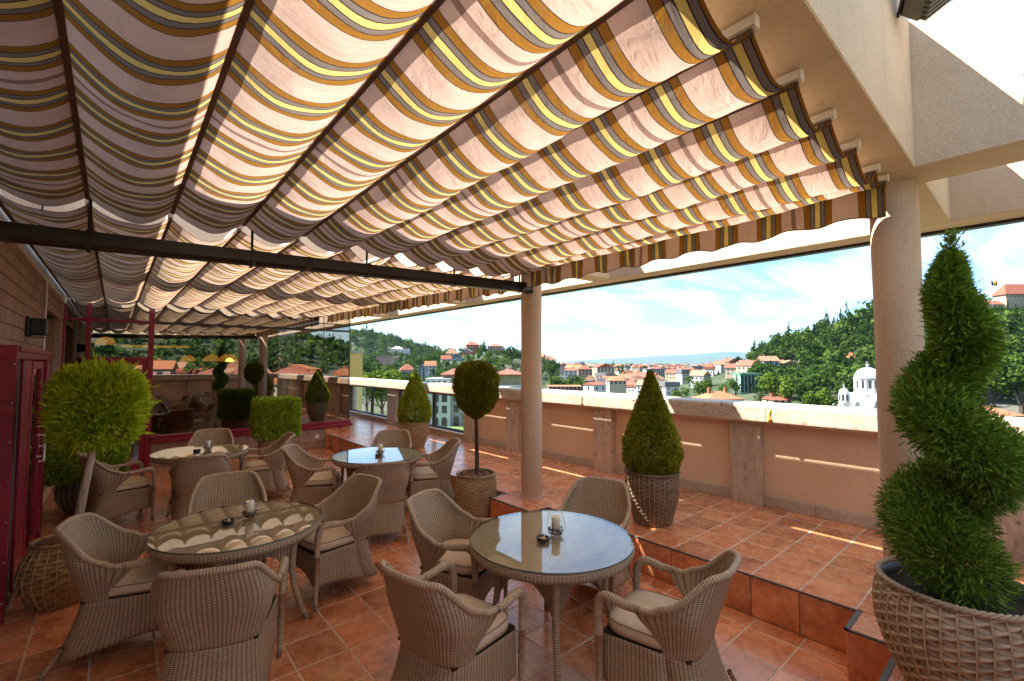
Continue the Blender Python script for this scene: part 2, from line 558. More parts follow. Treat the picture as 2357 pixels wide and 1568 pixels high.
MT['trunkdark'] = mat_wood('dark_bark', (0.025, 0.016, 0.012), (0.11, 0.07, 0.05))

# ================================================================== THE TERRACE
ZU = 0.313                      # height of the raised strip
XS, XW = 3.81, 5.77             # step edge, parapet face
Y0, YG = -1.3, 11.0             # near end of the terrace, glazed wall
TP = 0.335                      # tile pitch

# ---------------------------------------------------------------- tiles
def tile_mesh():
    h, b, t = 0.5, 0.012, 0.026
    V = [(-h, -h, -t), (h, -h, -t), (h, h, -t), (-h, h, -t),
         (-h, -h, -0.006), (h, -h, -0.006), (h, h, -0.006), (-h, h, -0.006),
         (-h + b, -h + b, 0), (h - b, -h + b, 0), (h - b, h - b, 0), (-h + b, h - b, 0)]
    F = [(0, 1, 5, 4), (1, 2, 6, 5), (2, 3, 7, 6), (3, 0, 4, 7), (4, 5, 9, 8), (5, 6, 10, 9), (6, 7, 11, 10), (7, 4, 8, 11), (8, 9, 10, 11), (3, 2, 1, 0)]
    return V, F


TV, TF = tile_mesh()
TILE = mk('tile', TV, TF, MT['tile'])


def tiles(parent, cells, z, limit=290):
    """cells: (x0,x1,y0,y1); the ones that show largest become parts, the rest one joined part"""
    vis, rest = [], []
    for c in cells:
        cx, cy = (c[0] + c[1]) / 2, (c[2] + c[3]) / 2
        p = project((cx, cy, z))
        if p and -90 < p[0] < 2450 and -50 < p[1] < 1660:
            vis.append((p[2], c))
        else:
            rest.append(c)
    vis.sort(key=lambda a: a[0])
    rest += [c for _, c in vis[limit:]]
    for _, (x0, x1, y0, y1) in vis[:limit]:
        o = link('tile', TILE, parent, ((x0 + x1) / 2, (y0 + y1) / 2, z + random.uniform(-0.0006, 0.0006)))
        o.scale = (x1 - x0 - 0.010, y1 - y0 - 0.010, 0.5)
        o.rotation_euler = (random.uniform(-.0012, .0012), random.uniform(-.0012, .0012), 0)
    if rest:
        mb = MB()
        for (x0, x1, y0, y1) in rest:
            V = np.array(TV) * (x1 - x0 - 0.007, y1 - y0 - 0.007, 0.5) + ((x0 + x1) / 2, (y0 + y1) / 2, z)
            mb.add(V, TF)
        tag(mb.build('tile_field', MT['tile'], parent), kind='stuff')


def cells(xa, xb, ya, yb, xph, yph):
    def cuts(a, b, ph):
        k = math.ceil((a - ph) / TP - 1e-6)
        r = [a]
        while ph + k * TP < b - 0.02:
            if ph + k * TP > a + 0.02:
                r.append(ph + k * TP)
            k += 1
        return r + [b]
    xs, ys = cuts(xa, xb, xph), cuts(ya, yb, yph)
    return [(xs[i], xs[i + 1], ys[j], ys[j + 1]) for i in range(len(xs) - 1) for j in range(len(ys) - 1)]


lower = tag(bxo('lower_floor', MT['grout'], None, -0.75, XS + 0.1, Y0, YG + 0.1, -0.22, -0.0022), kind='structure')
tiles(lower, cells(-0.69, XS, Y0, 10.93, 1.616, 3.86), 0.0)

upper = thing('raised_floor', None, None)
upper['kind'] = 'structure'
UPB = [(XS, XW, Y0, 16.0), (3.55, XS, 3.77, 4.50), (3.50, XS, 0.606, 0.86), (2.6, XS, Y0, 0.606)]
mbu = MB()
for i, (a, b, c, d) in enumerate(UPB):
    mbu.box(a + 0.006, b - (0.003 if i else 0), c + 0.006, d - 0.006, -0.2 + 0.002 * i, ZU - 0.0022 - 0.0002 * i)
mbu.build('screed', MT['grout'], upper)
cu = []
for (a, b, c, d) in UPB:
    cu += cells(a, b, c, d, XS, 0.885 - TP * 3)
tiles(upper, cu, ZU)
# riser tiles: along the faces that look to -X and those that look to -Y / +Y
RT_ = mk('riser_tile', [(v[2], v[0], v[1]) for v in TV], TF, MT['tile'])


def riser_x(x, ya, yb):
    for (a, b, c, d) in [(0, 0, u, w) for (_, _, u, w) in cells(0, 0.1, ya, yb, 9, 0.885 - TP * 3)]:
        if d - c < 0.015:
            continue
        o = link('riser_tile', RT_, upper, (x - 0.012, (c + d) / 2, ZU / 2 - 0.004))
        o.scale = (-0.45, d - c - 0.008, ZU - 0.022)


def riser_y(y, xa, xb, sgn):
    o = link('riser_tile', RT_, upper, ((xa + xb) / 2, y + sgn * 0.012, ZU / 2 - 0.004))
    o.rotation_euler = (0, 0, PI / 2)
    o.scale = (sgn * 0.45, xb - xa - 0.008, ZU - 0.022)


riser_x(XS, 4.50, 10.90); riser_x(XS, 0.86, 3.77)
riser_x(3.55, 3.77, 4.50); riser_x(3.50, 0.606, 0.86); riser_x(2.6, Y0, 0.606)
riser_y(3.77, 3.55, XS, -1); riser_y(4.50, 3.55, XS, 1); riser_y(0.86, 3.50, XS, 1)
riser_y(0.606, 2.6, 3.05, 1); riser_y(0.606, 3.05, 3.5, 1)
EDGE = [((XS, 4.50), (XS, 10.9)), ((XS, .86), (XS, 3.77)), ((3.55, 3.77), (3.55, 4.50)), ((3.50, .606), (3.50, .86)), ((2.6, Y0), (2.6, .606)),
        ((3.55, 3.77), (XS, 3.77)), ((3.55, 4.50), (XS, 4.50)), ((3.50, .86), (XS, .86)), ((2.6, .606), (3.5, .606))]
for (a, b) in EDGE:
    x0, x1 = sorted((a[0], b[0])); y0, y1 = sorted((a[1], b[1]))
    g = 0.016
    bxo('edge_trim', MT['edge'], upper, x0 - g, x1 + (0 if x1 > x0 else -0.002), y0 - g, y1 + g, ZU - 0.010, ZU + 0.002, 0.0015)

# ---------------------------------------------------------------- parapet along the town side
par = thing('parapet_wall', 'long parapet with peach panels, travertine piers and thick stone coping facing the town', 'parapet', (XW, 5, ZU))
par.location = (0, 0, 0)
PIL = [(-1.0, -0.65), (0.07, 0.42), (2.17, 2.52), (4.27, 4.62), (6.37, 6.72), (7.76, 8.12), (11.25, 11.76), (14.6, 15.0)]
for (a, b) in PIL:
    bxo('pier', MT['pierstone'], par, 5.66, 5.985, a, b, ZU - 0.02, 1.268, 0.006)
for i in range(5):
    a, b = PIL[i][1], PIL[i + 1][0]
    bxo('panel', MT['panel'], par, XW, 5.95, a, b, ZU - 0.02, 1.268)
    y = a
    while y < b - 0.02:
        y2 = min(b, y + 0.62)
        bxo('skirting_stone', MT['granite'], par, 5.733, XW + 0.001, y + 0.002, y2 - 0.002, ZU + 0.001, 0.432, 0.003)
        y = y2
y = -1.3
k = 0
CAPL = [1.02, 1.28, 1.07, 1.33, 1.2]
while y < 16.0:
    y2 = y + CAPL[k % 5]
    mb = MB()
    pr_ = [(5.985, 1.27), (5.985, 1.478), (5.965, 1.49), (5.60, 1.49), (5.572, 1.480), (5.56, 1.455), (5.56, 1.30), (5.585, 1.272)]
    V = [(x, yy, z) for yy in (y + 0.003, y2 - 0.003) for (x, z) in pr_]
    n = len(pr_)
    F = [(i, (i + 1) % n, n + (i + 1) % n, n + i) for i in range(n)] + [tuple(range(n))[::-1], tuple(range(n, 2 * n))]
    mb.add(V, F)
    mb.build('coping_stone', MT['travertine'], par, fix=True)
    y = y2; k += 1
MT['ochre'] = plain('ochre_repair', (0.62, 0.34, 0.06), 0.9, 0.2, 20.0)
for yy in (2.02, 4.75, 6.9):
    MB().tube([(5.5585, yy + .02, 1.295), (5.5585, yy, 1.33), (5.5585, yy + .012, 1.38), (5.5585, yy - .01, 1.44)], [0.012, 0.02, 0.014, 0.006], 6).build('filler_patch', MT['ochre'], par)
# glazed openings
for (a, b, mu) in ((8.12, 11.25, 9.52), (11.76, 14.6, 13.0)):
    bxo('sill_wall', MT['travertine'], par, 5.70, 5.95, a, b, ZU - 0.02, 0.425, 0.003)
    bxo('sill', MT['white'], par, 5.665, 5.96, a, b, 0.425, 0.452, 0.004)
    for (c, d) in ((a, mu), (mu, b)):
        w = thing('window', None, None)
        w.parent = par
        f = 0.045
        fr = MB()
        fr.box(5.76, 5.82, c + 0.004, c + f, 0.452, 1.268).box(5.76, 5.82, d - f, d - 0.004, 0.452, 1.268)
        fr.box(5.762, 5.818, c + f, d - f, 0.452, 0.452 + f).box(5.762, 5.818, c + f, d - f, 1.268 - f, 1.268)
        fr.build('frame', MT['frame'], w)
        mk_ = mk('pane', [(5.79, c + f, .452 + f), (5.79, d - f, .452 + f), (5.79, d - f, 1.268 - f), (5.79, c + f, 1.268 - f)], [(0, 1, 2, 3)], MT['pane'])
        link('pane', mk_, w)

# parapet returning at the near end of the terrace
par2 = thing('end_parapet', 'parapet returning across the near end of the terrace, seen mirrored in the glazing', 'parapet')
bxo('panel', MT['panel'], par2, -0.7, 5.60, Y0 - 0.2, Y0, -0.2, 1.268)
for (a, b) in ((0.2, 0.55), (2.3, 2.65), (4.4, 4.75)):
    bxo('pier', MT['travertine'], par2, a, b, Y0 - 0.21, Y0 + 0.1, -0.2, 1.268, 0.006)
x = -0.7
while x < 5.5:
    x2 = min(x + 1.25, 5.555)
    bxo('coping_stone', MT['travertine'], par2, x + 0.003, x2 - 0.003, Y0 - 0.22, Y0 + 0.2, 1.27, 1.49, 0.012)
    x = x2

# ---------------------------------------------------------------- columns and the beams above
def column(y, label):
    mb = MB()
    r = 0.128
    pr_ = [(r + .012, ZU + 0.002), (r + .012, ZU + .008), (r, ZU + .014)] + [(r + 0.002 * math.sin(z * 5), z) for z in np.linspace(ZU + .05, 3.10, 14)] + [(r + .001, 3.135), (r - .004, 3.165)]
    mb.lathe(pr_, 48, cap=True)
    o = mb.build('column', MT['column'], None, smooth=True, loc=(3.925, y, 0))
    tag(o, label, 'column', 'round columns under the beam')


column(4.17, 'slim round plaster column standing behind the glass table, between the lollipop tree and the cone shrub')
column(0.62, 'large round plaster column standing directly behind the spiral tree')

fr = thing('roof_beam_frame', 'deep beige plaster beams framing the open roof above the awnings', 'beams')
ZB, ZT = 3.16, 4.10
bxo('inner_beam', MT['plaster'], fr, 3.68, 4.05, -3.0, 16.0, ZB, ZT, 0.008)
bxo('outer_beam', MT['plaster'], fr, 5.34, 5.68, -3.0, 16.0, ZB, ZT, 0.008)
bxo('drip_strip', MT['gutter'], fr, 5.60, 5.684, -3.0, 16.0, ZB - 0.028, ZB - 0.001)
for yb in (0.47, 4.02, 7.57, 11.06, -2.9):
    bxo('cross_beam', MT['plaster'], fr, -0.69, 3.681, yb, yb + 0.30, ZB + 0.002, ZT - 0.003, 0.006)
    bxo('cross_beam', MT['plaster'], fr, 4.049, 5.341, yb, yb + 0.30, ZB + 0.002, ZT - 0.003, 0.006)

# floodlight in the corner of the beams
fl = thing('floodlight', 'grey finned floodlight bolted to the beam in the upper right corner', 'lamp', (3.22, 0.34, 4.00))
fl.rotation_euler = (2.45, 0.30, 0.35)
MT['greymetal'] = plain('grey_cast_metal', (0.16, 0.15, 0.125), 0.45, 0.2, 8.0, 0.3, 80.0)
MT['bluesteel'] = plain('steel_bracket', (0.14, 0.18, 0.22), 0.4, 0.2, Metallic=0.5)
bxo('housing', MT['greymetal'], fl, -0.13, 0.13, -0.10, 0.10, -0.02, 0.09, 0.012)
for i in range(9):
    bxo('cooling_fin', MT['greymetal'], fl, -0.12 + i * 0.028, -0.112 + i * 0.028, -0.09, 0.09, 0.085, 0.125)
bxo('front_rim', MT['black'], fl, -0.138, 0.138, -0.108, 0.108, -0.034, -0.018, 0.005)
MB().tube([(-0.15, 0.10, 0.03), (-0.17, 0.16, 0.05), (-0.08, 0.2, 0.1), (0.10, 0.2, 0.1), (0.17, 0.16, 0.05), (0.15, 0.1, 0.03)], 0.011, 6).build('bracket', MT['bluesteel'], fl)
for sx in (-1, 1):
    MB().tube([(sx * 0.128, 0.085, 0.03), (sx * 0.165, 0.12, 0.03)], 0.014, 6).build('bolt', MT['bluesteel'], fl)
MB().tube([(-0.05, 0.1, 0.06), (-0.12, 0.19, 0.02), (-0.05, 0.25, 0.12)], 0.006, 6).build('cable', MT['black'], fl)

# ---------------------------------------------------------------- block wall of the building
XB = -0.69
bw = thing('block_wall', 'brown block wall of the restaurant with white fascia under the awning', 'wall')
core = MB()
core.box(-6.0, XB - 0.012, 10.4, 10.995, -0.2, 4.75)
core.box(-6.0, XB - 0.012, 8.3, 10.4, 2.72, 4.75)
core.box(-6.0, -1.05, 8.3, 10.4, -0.2, 2.72)
core.box(-6.0, XB - 0.012, Y0, 8.3, 2.02, 4.75)
core.box(-6.0, XB - 0.012, 7.5, 8.3, -0.2, 2.02)
core.box(-6.0, -1.2, Y0, 7.5, -0.2, 2.02)
core.box(-1.2, XB - 0.012, Y0, 5.18, -0.2, 2.02)
core.build('mortar_core', MT['mortar'], bw)
BH, BL = 0.127, 0.36
BLK = {}


def block(par_, x0, x1, y0, y1, z0, z1):
    sz = (round(x1 - x0, 3), round(y1 - y0, 3), round(z1 - z0, 3))
    if sz not in BLK:
        BLK[sz] = MB().box(-sz[0] / 2, sz[0] / 2, -sz[1] / 2, sz[1] / 2, -sz[2] / 2, sz[2] / 2, 0.004).mesh('block', MT['block'])
    return link('block', BLK[sz], par_, ((x0 + x1) / 2 + random.uniform(-.0015, .0015), (y0 + y1) / 2, (z0 + z1) / 2))


z, row = 0.0, 0
while z < 2.95:
    y = 5.2 - (row % 2) * BL / 2 - 0.09 * (row % 3)
    while y < 10.98:
        a, b = max(y, 5.2), min(y + BL, 10.98)
        segs = [(a, b)]
        zc = z + BH / 2
        if zc < 2.72:
            segs = []
            if a < 8.3: segs.append((a, min(b, 8.3)))
            if b > 10.4: segs.append((max(a, 10.4), b))
        if zc < 2.05:
            segs = [(max(s, 7.62), e) for s, e in segs if e > 7.62]
        for s, e in segs:
            if e - s > 0.06:
                block(bw, XB - 0.04, XB, s + 0.004, e - 0.004, z + 0.004, z + BH - 0.004)
        y += BL
    # far jamb of the recess
    if z < 2.6:
        block(bw, -1.05, XB - 0.045, 10.37, 10.401, z + 0.004, z + BH - 0.004)
    z += BH; row += 1
bxo('fascia', MT['white'], bw, XB - 0.02, XB + 0.03, 4.4, 10.95, 2.98, 3.155, 0.01)
bxo('recess_lintel', MT['black'], bw, -1.05, XB - 0.014, 8.31, 10.36, 2.70, 2.719)

wl = thing('wall_lamp', 'black box wall lamp on the brown block wall beside a white pipe', 'lamp', (XB, 6.75, 2.33))
bxo('back_plate', MT['black'], wl, 0.001, 0.03, -0.11, 0.11, -0.10, 0.10, 0.004)
bxo('housing', MT['black'], wl, 0.03, 0.15, -0.10, 0.10, -0.085, 0.085, 0.008)
bxo('diffuser', MT['metal'], wl, 0.04, 0.14, -0.09, 0.09, -0.11, -0.086, 0.006)
cp = thing('conduit_pipe', 'thin white pipe running up the brown block wall to the awning', 'pipe', (XB, 8.05, 0))
MB().tube([(0.022, 0, 2.02), (0.022, 0, 3.0)], 0.013, 10).build('pipe', MT['white'], cp)
for zz in (2.3, 2.75):
    bxo('clip', MT['white'], cp, 0.0, 0.03, -0.022, 0.022, zz, zz + 0.018)

# ---------------------------------------------------------------- maroon door portal on the left
po = thing('door_portal', 'maroon metal door portal with a glazed leaf at the left edge', 'door')
bxo('side_panel', MT['maroon'], po, -1.05, -0.57, 5.185, 5.235, 0.0, 2.10, 0.006)
bxo('header', MT['maroon'], po, -1.05, -0.572, 5.236, 7.60, 1.99, 2.098, 0.006)
bxo('header_trim', MT['maroon'], po, -0.60, -0.556, 5.236, 7.60, 2.05, 2.09, 0.004)
bxo('channel', MT['black'], po, -0.70, -0.62, 5.236, 5.80, 0.0, 1.99)
for yy in (5.40, 5.62):
    bxo('seal', MT['edge'], po, -0.622, -0.605, yy, yy + 0.05, 0.0, 1.99)
bxo('jamb', MT['maroon'], po, -0.68, -0.595, 5.82, 6.30, 0.0, 1.99, 0.006)
dl = thing('door_leaf', None, None); dl.parent = po
bxo('stile', MT['maroon'], dl, -0.64, -0.59, 6.34, 6.42, 0.02, 1.98, 0.004)
bxo('stile', MT['maroon'], dl, -0.64, -0.59, 7.10, 7.18, 0.02, 1.98, 0.004)
bxo('rail', MT['maroon'], dl, -0.638, -0.592, 6.42, 7.10, 1.90, 1.98, 0.004)
bxo('rail', MT['maroon'], dl, -0.638, -0.592, 6.42, 7.10, 0.02, 0.14, 0.004)
link('pane', mk('pane', [(-.615, 6.42, .14), (-.615, 7.10, .14), (-.615, 7.10, 1.9), (-.615, 6.42, 1.9)], [(0, 1, 2, 3)], MT['glasswall']), dl)
MB().tube([(-0.59, 6.95, .98), (-0.535, 6.95, .98), (-0.535, 6.95, 1.20), (-0.59, 6.95, 1.20)], 0.011, 8).build('handle', MT['white'], dl)
MB().tube([(-0.59, 7.14, .90), (-0.55, 7.14, .90), (-0.55, 7.14, 1.06), (-0.59, 7.14, 1.06)], 0.012, 8).build('handle', MT['white'], dl)
bxo('end_post', MT['maroon'], po, -0.69, -0.575, 7.42, 7.60, 0.0, 1.99, 0.006)
for i in range(3):
    bxo('floor_track', MT['metal'], po, -0.66 + i * 0.034, -0.645 + i * 0.034, 5.24, 7.42, 0.0, 0.02, 0.003)
sc_ = MB()
for zz in np.linspace(0.15, 1.95, 7):
    sc_.box(-0.590, -0.578, 5.176, 5.186, zz, zz + 0.012)
sc_.build('rivets', MT['metal'], po)

# ---------------------------------------------------------------- glazed restaurant front
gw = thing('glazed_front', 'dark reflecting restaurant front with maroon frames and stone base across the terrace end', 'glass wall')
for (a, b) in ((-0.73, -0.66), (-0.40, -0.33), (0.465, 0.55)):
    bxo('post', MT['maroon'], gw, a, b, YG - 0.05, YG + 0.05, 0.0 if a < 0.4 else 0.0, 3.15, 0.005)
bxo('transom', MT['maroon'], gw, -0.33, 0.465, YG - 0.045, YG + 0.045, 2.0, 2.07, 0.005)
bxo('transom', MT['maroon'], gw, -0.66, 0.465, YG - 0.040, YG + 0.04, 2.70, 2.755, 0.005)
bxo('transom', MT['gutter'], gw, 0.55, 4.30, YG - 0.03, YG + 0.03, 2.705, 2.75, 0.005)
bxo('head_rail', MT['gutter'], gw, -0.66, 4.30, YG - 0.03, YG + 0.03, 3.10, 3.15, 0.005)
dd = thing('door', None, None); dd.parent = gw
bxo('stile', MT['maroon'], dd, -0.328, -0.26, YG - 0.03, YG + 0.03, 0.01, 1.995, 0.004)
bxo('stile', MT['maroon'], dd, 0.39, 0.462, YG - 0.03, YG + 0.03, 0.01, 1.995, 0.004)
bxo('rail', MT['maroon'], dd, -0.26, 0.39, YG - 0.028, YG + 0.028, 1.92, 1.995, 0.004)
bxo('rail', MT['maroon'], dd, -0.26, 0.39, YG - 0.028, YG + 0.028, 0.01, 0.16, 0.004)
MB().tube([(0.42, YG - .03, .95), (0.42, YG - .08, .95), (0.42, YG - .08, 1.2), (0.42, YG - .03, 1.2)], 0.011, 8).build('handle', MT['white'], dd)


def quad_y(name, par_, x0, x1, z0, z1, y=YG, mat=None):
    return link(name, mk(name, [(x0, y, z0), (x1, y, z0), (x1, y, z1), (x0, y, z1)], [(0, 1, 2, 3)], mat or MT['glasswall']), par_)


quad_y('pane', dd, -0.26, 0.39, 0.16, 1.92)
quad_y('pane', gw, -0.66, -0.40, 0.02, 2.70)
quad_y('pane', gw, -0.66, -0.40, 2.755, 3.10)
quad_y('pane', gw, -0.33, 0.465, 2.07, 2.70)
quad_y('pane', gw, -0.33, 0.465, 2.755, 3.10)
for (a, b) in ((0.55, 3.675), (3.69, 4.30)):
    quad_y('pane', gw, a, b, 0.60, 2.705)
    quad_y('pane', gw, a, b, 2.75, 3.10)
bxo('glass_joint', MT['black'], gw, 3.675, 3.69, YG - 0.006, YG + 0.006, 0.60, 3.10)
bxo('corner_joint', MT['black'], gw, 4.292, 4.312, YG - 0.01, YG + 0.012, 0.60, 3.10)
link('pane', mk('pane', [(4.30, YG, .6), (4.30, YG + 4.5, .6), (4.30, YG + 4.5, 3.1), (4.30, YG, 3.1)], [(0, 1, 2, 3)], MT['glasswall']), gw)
bxo('sill', MT['maroon'], gw, 0.55, 4.34, YG - 0.06, YG + 0.05, 0.53, 0.60, 0.008)
bxo('sill', MT['maroon'], gw, 0.55, 4.37, YG - 0.11, YG + 0.05, 0.462, 0.528, 0.008)
bxo('base_core', MT['mortar'], gw, 0.551, 4.33, YG - 0.018, YG + 0.2, -0.1, 0.462)
bxo('side_sill', MT['maroon'], gw, 4.26, 4.36, YG + 0.05, YG + 4.5, 0.462, 0.60, 0.006)
bxo('side_base', MT['block'], gw, 4.2, 4.33, YG + 0.2, YG + 4.5, -0.1, 0.461)
z = 0.0
for row in range(3):
    h = (0.462 - 0) / 3
    x = 0.555 - (row % 2) * 0.2
    while x < 3.72:
        a, b = max(x, 0.555), min(x + 0.40, 3.74)
        if b - a > 0.05:
            block(gw, a + 0.004, b - 0.004, YG - 0.05, YG - 0.019, z + 0.004, z + h - 0.004)
        x += 0.40
    z += h
for i in range(2):
    o = link('pier_tile', RT_, gw, (3.90 + i * 0.29, YG - 0.035, 0.225))
    o.rotation_euler = (0, 0, PI / 2); o.scale = (-0.6, 0.28, 0.45)
bxo('socket', MT['white'], gw, 3.52, 3.60, YG - 0.062, YG - 0.048, 0.24, 0.33, 0.004)

# the room behind the glass
rm = thing('restaurant_room', 'dim restaurant room seen through the dark glazing', 'room')
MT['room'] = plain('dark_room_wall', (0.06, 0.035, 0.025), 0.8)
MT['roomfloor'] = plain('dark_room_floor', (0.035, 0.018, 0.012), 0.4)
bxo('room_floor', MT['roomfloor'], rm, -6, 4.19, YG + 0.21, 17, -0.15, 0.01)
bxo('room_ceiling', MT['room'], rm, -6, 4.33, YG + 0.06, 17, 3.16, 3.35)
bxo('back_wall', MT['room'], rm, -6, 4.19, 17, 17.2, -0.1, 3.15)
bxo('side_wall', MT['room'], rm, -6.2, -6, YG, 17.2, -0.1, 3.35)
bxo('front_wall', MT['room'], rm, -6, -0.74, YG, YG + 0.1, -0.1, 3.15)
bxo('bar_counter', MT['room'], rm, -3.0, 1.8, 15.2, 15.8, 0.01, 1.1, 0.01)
for i in range(5):
    bxo('shelf_panel', MT['ochre'], rm, -2.6 + i * 0.9, -2.1 + i * 0.9, 16.9, 16.99, 1.2, 2.2)
MT['lampshade'] = mat_emit('lit_orange_shade', (1.0, 0.40, 0.05), 0.7)
MT['neon'] = mat_emit('yellow_strip_light', (1.0, 0.55, 0.04), 0.75)
for (px, py, dep, lab) in ((525, 829, 9.6, 'nearest orange dome pendant lamp behind the wide glass pane'), (487, 829, 11.0, 'second orange dome pendant lamp from the right behind the wide pane'),
                           (433, 829, 12.6, 'smallest orange dome pendant lamp behind the wide pane'), (243, 790, 9.6, 'orange dome pendant lamp above the glazed door')):
    p = at(px, py, dep)
    L = thing('pendant_lamp', lab, 'lamp', (p.x, p.y, p.z), 0, 'pendant lamps in the restaurant')
    R = 0.17
    MB().lathe([(R * math.sin(a), R * (math.cos(a) - 0.2)) for a in np.linspace(0.12, 1.55, 9)], 24).build('shade', MT['lampshade'], L, smooth=True)
    MB().tube([(0, 0, R * .78), (0, 0, 3.14 - p.z)], 0.006, 6).build('cord', MT['black'], L)
    MB().lathe([(0.02, R * .95), (0.035, R * .8), (0.03, R * .75)], 12).build('cap', MT['black'], L)
p = at(320, 797, 9.9)
ss = thing('strip_light', 'yellow strip light under the restaurant ceiling', 'lamp', (p.x + 0.3, p.y, p.z))
bxo('tube', MT['neon'], ss, -0.6, 0.6, -0.02, 0.02, -0.022, 0.022, 0.01)
for sx in (-0.5, 0.5):
    MB().tube([(sx, 0, 0.02), (sx, 0, 3.14 - p.z)], 0.005, 6).build('hanger', MT['black'], ss)

# ================================================================== AWNINGS AND GUTTER
BARS = [-0.616 + 0.448 * i for i in range(10)] + [3.655]


def awning(label, ya, yb, za, zb, sag, wave, nv, seed):
    rg = random.Random(seed)
    aw = thing('awning', label, 'awning')
    zz = lambda y: za + (zb - za) * (y - ya) / (yb - ya)
    n = 14
    for i in range(len(BARS) - 1):
        x0, x1 = BARS[i], BARS[i + 1]
        s = sag * (x1 - x0) / 0.448 * rg.uniform(0.82, 1.18)
        ph, ph2 = rg.uniform(0, 6), rg.uniform(0, 6)
        P, UV = [], []
        for j in range(nv + 1):
            y = ya + (yb - ya) * j / nv
            hang = s * (1 + 0.10 * math.sin(y * 2.1 + ph) + 0.05 * math.sin(y * 6.3 + ph2))
            row = []
            for k in range(n + 1):
                t = k / n
                # heavier just before the next batten, like the slack folds of the cloth
                f = 4 * t * (1 - t) * (1 + 0.25 * (t - 0.5))
                wr = (0.005 * math.sin(9 * t + y * 5 + ph) + 0.0035 * math.sin(23 * y + 6 * t + ph2) * (1 - t) + 0.003 * math.sin(37 * y - 9 * t + ph)) * math.sin(PI * t)
                row.append((x0 + (x1 - x0) * t, y, zz(y) - 0.004 - hang * f + wr))
                UV.append((x0 + (x1 - x0) * t, y))
            P.append(row)
        MB().grid(np.array(P), UV=UV).build('cloth_panel', MT['cloth'], aw, smooth=True)
    for i, x in enumerate(BARS):
        w = 0.011
        MB().add([(x + dx, y, zz(y) + dz) for y in (ya - 0.004, yb + 0.004) for (dx, dz) in ((-w, -0.024), (w, -0.024), (w, -0.008), (-w, -0.008))],
                 [(0, 1, 5, 4), (1, 2, 6, 5), (2, 3, 7, 6), (3, 0, 4, 7), (3, 2, 1, 0), (4, 5, 6, 7)]).build('batten', MT['batten'], aw)
        w = 0.016
        tk = MB().add([(x + dx, y, zz(y) + dz) for y in (ya - 0.012, yb + 0.03) for (dx, dz) in ((-w, 0.0), (w, 0.0), (w, 0.034), (-w, 0.034))],
                      [(0, 1, 5, 4), (1, 2, 6, 5), (2, 3, 7, 6), (3, 0, 4, 7), (3, 2, 1, 0), (4, 5, 6, 7)]).build('track', MT['white'], aw)
        MB().box(x - 0.019, x + 0.019, ya - 0.02, ya - 0.0125, za - 0.008, za + 0.037, 0.002).build('end_plate', MT['white'], tk)
    # valance along the front batten
    P, UV = [], []
    xv = BARS[-1] + 0.016
    m = int((yb - ya) / 0.03)
    hem = []
    for j in range(m + 1):
        y = ya + (yb - ya) * j / m
        zt = zz(y) - 0.006
        zb_ = zz(y) - nv_drop + 0.017 * math.sin(2 * PI * y / wave) + 0.006 * math.sin(2 * PI * y / (wave * 2.7) + 1)
        row = []
        for k in range(7):
            f = k / 6
            row.append((xv + f * (0.020 * math.sin(2 * PI * y / wave + 0.8) + 0.008 * math.sin(2 * PI * y / (wave * 0.43))), y, zt + (zb_ - zt) * f))
            UV.append((f, y))
        P.append(row)
        hem.append(row[-1])
    va = MB().grid(np.array(P), UV=UV).build('valance', MT['cloth'], aw, smooth=True)
    MB().tube(hem, 0.004, 6).build('hem', MT['batten'], va)
    return aw


nv_drop = 0.205
awning('near striped awning of brown, yellow and pale pink cloth filling the top of the picture', 0.615, 4.06, 3.115, 3.055, 0.118, 0.36, 90, 3)
awning('far striped awning beyond the black gutter reaching the glazed front', 4.21, 10.72, 3.048, 3.09, 0.112, 0.30, 130, 4)

gu = thing('gutter', 'black rain gutter hanging across the terrace between the two awnings', 'gutter')
GY = 4.05
gz = lambda x: 2.687 + (x + 0.54) * (2.808 - 2.687) / 4.3
prof = [(-0.052, 0.104), (-0.058, 0.112), (-0.062, 0.106), (-0.060, 0.03), (-0.045, 0.006), (-0.015, 0.0), (0.02, 0.0), (0.05, 0.008), (0.06, 0.03), (0.06, 0.10), (0.052, 0.10), (0.052, 0.032), (0.02, 0.008), (-0.04, 0.012), (-0.052, 0.03)]
n = len(prof)
V = [(x, GY + a, gz(x) + b) for x in (-0.66, 3.775) for (a, b) in prof]
MB().add(V, [(i, (i + 1) % n, n + (i + 1) % n, n + i) for i in range(n)]).build('channel', MT['gutter'], gu, fix=True)
bxo('end_cap', MT['gutter'], gu, 3.772, 3.785, GY - 0.066, GY + 0.064, gz(3.78) - 0.004, gz(3.78) + 0.112, 0.006)
for x in (-0.153, 0.79, 1.73, 2.69, 3.62):
    hg = MB()
    hg.box(x - 0.009, x + 0.009, GY - 0.004, GY + 0.004, gz(x) + 0.10, 3.165)
    hg.box(x - 0.012, x + 0.012, GY - 0.066, GY - 0.0625, gz(x) - 0.004, gz(x) + 0.116)
    hg.box(x - 0.012, x + 0.012, GY - 0.066, GY + 0.066, gz(x) - 0.0065, gz(x) - 0.003)
    hg.box(x - 0.012, x + 0.012, GY - 0.066, GY + 0.066, gz(x) + 0.1135, gz(x) + 0.118)
    hg.build('hanger', MT['gutter'], gu)
for x in (1.2, 3.3):
    MB().box(x - 0.02, x + 0.02, GY - 0.064, GY - 0.0605, gz(x) + 0.0, gz(x) + 0.11).build('joint', MT['gutter'], gu)

# ================================================================== FURNITURE
def sm(a, b, x):
    t = min(1, max(0, (x - a) / (b - a)))
    return t * t * (3 - 2 * t)


def lerp(a, b, t):
    return a + (b - a) * t


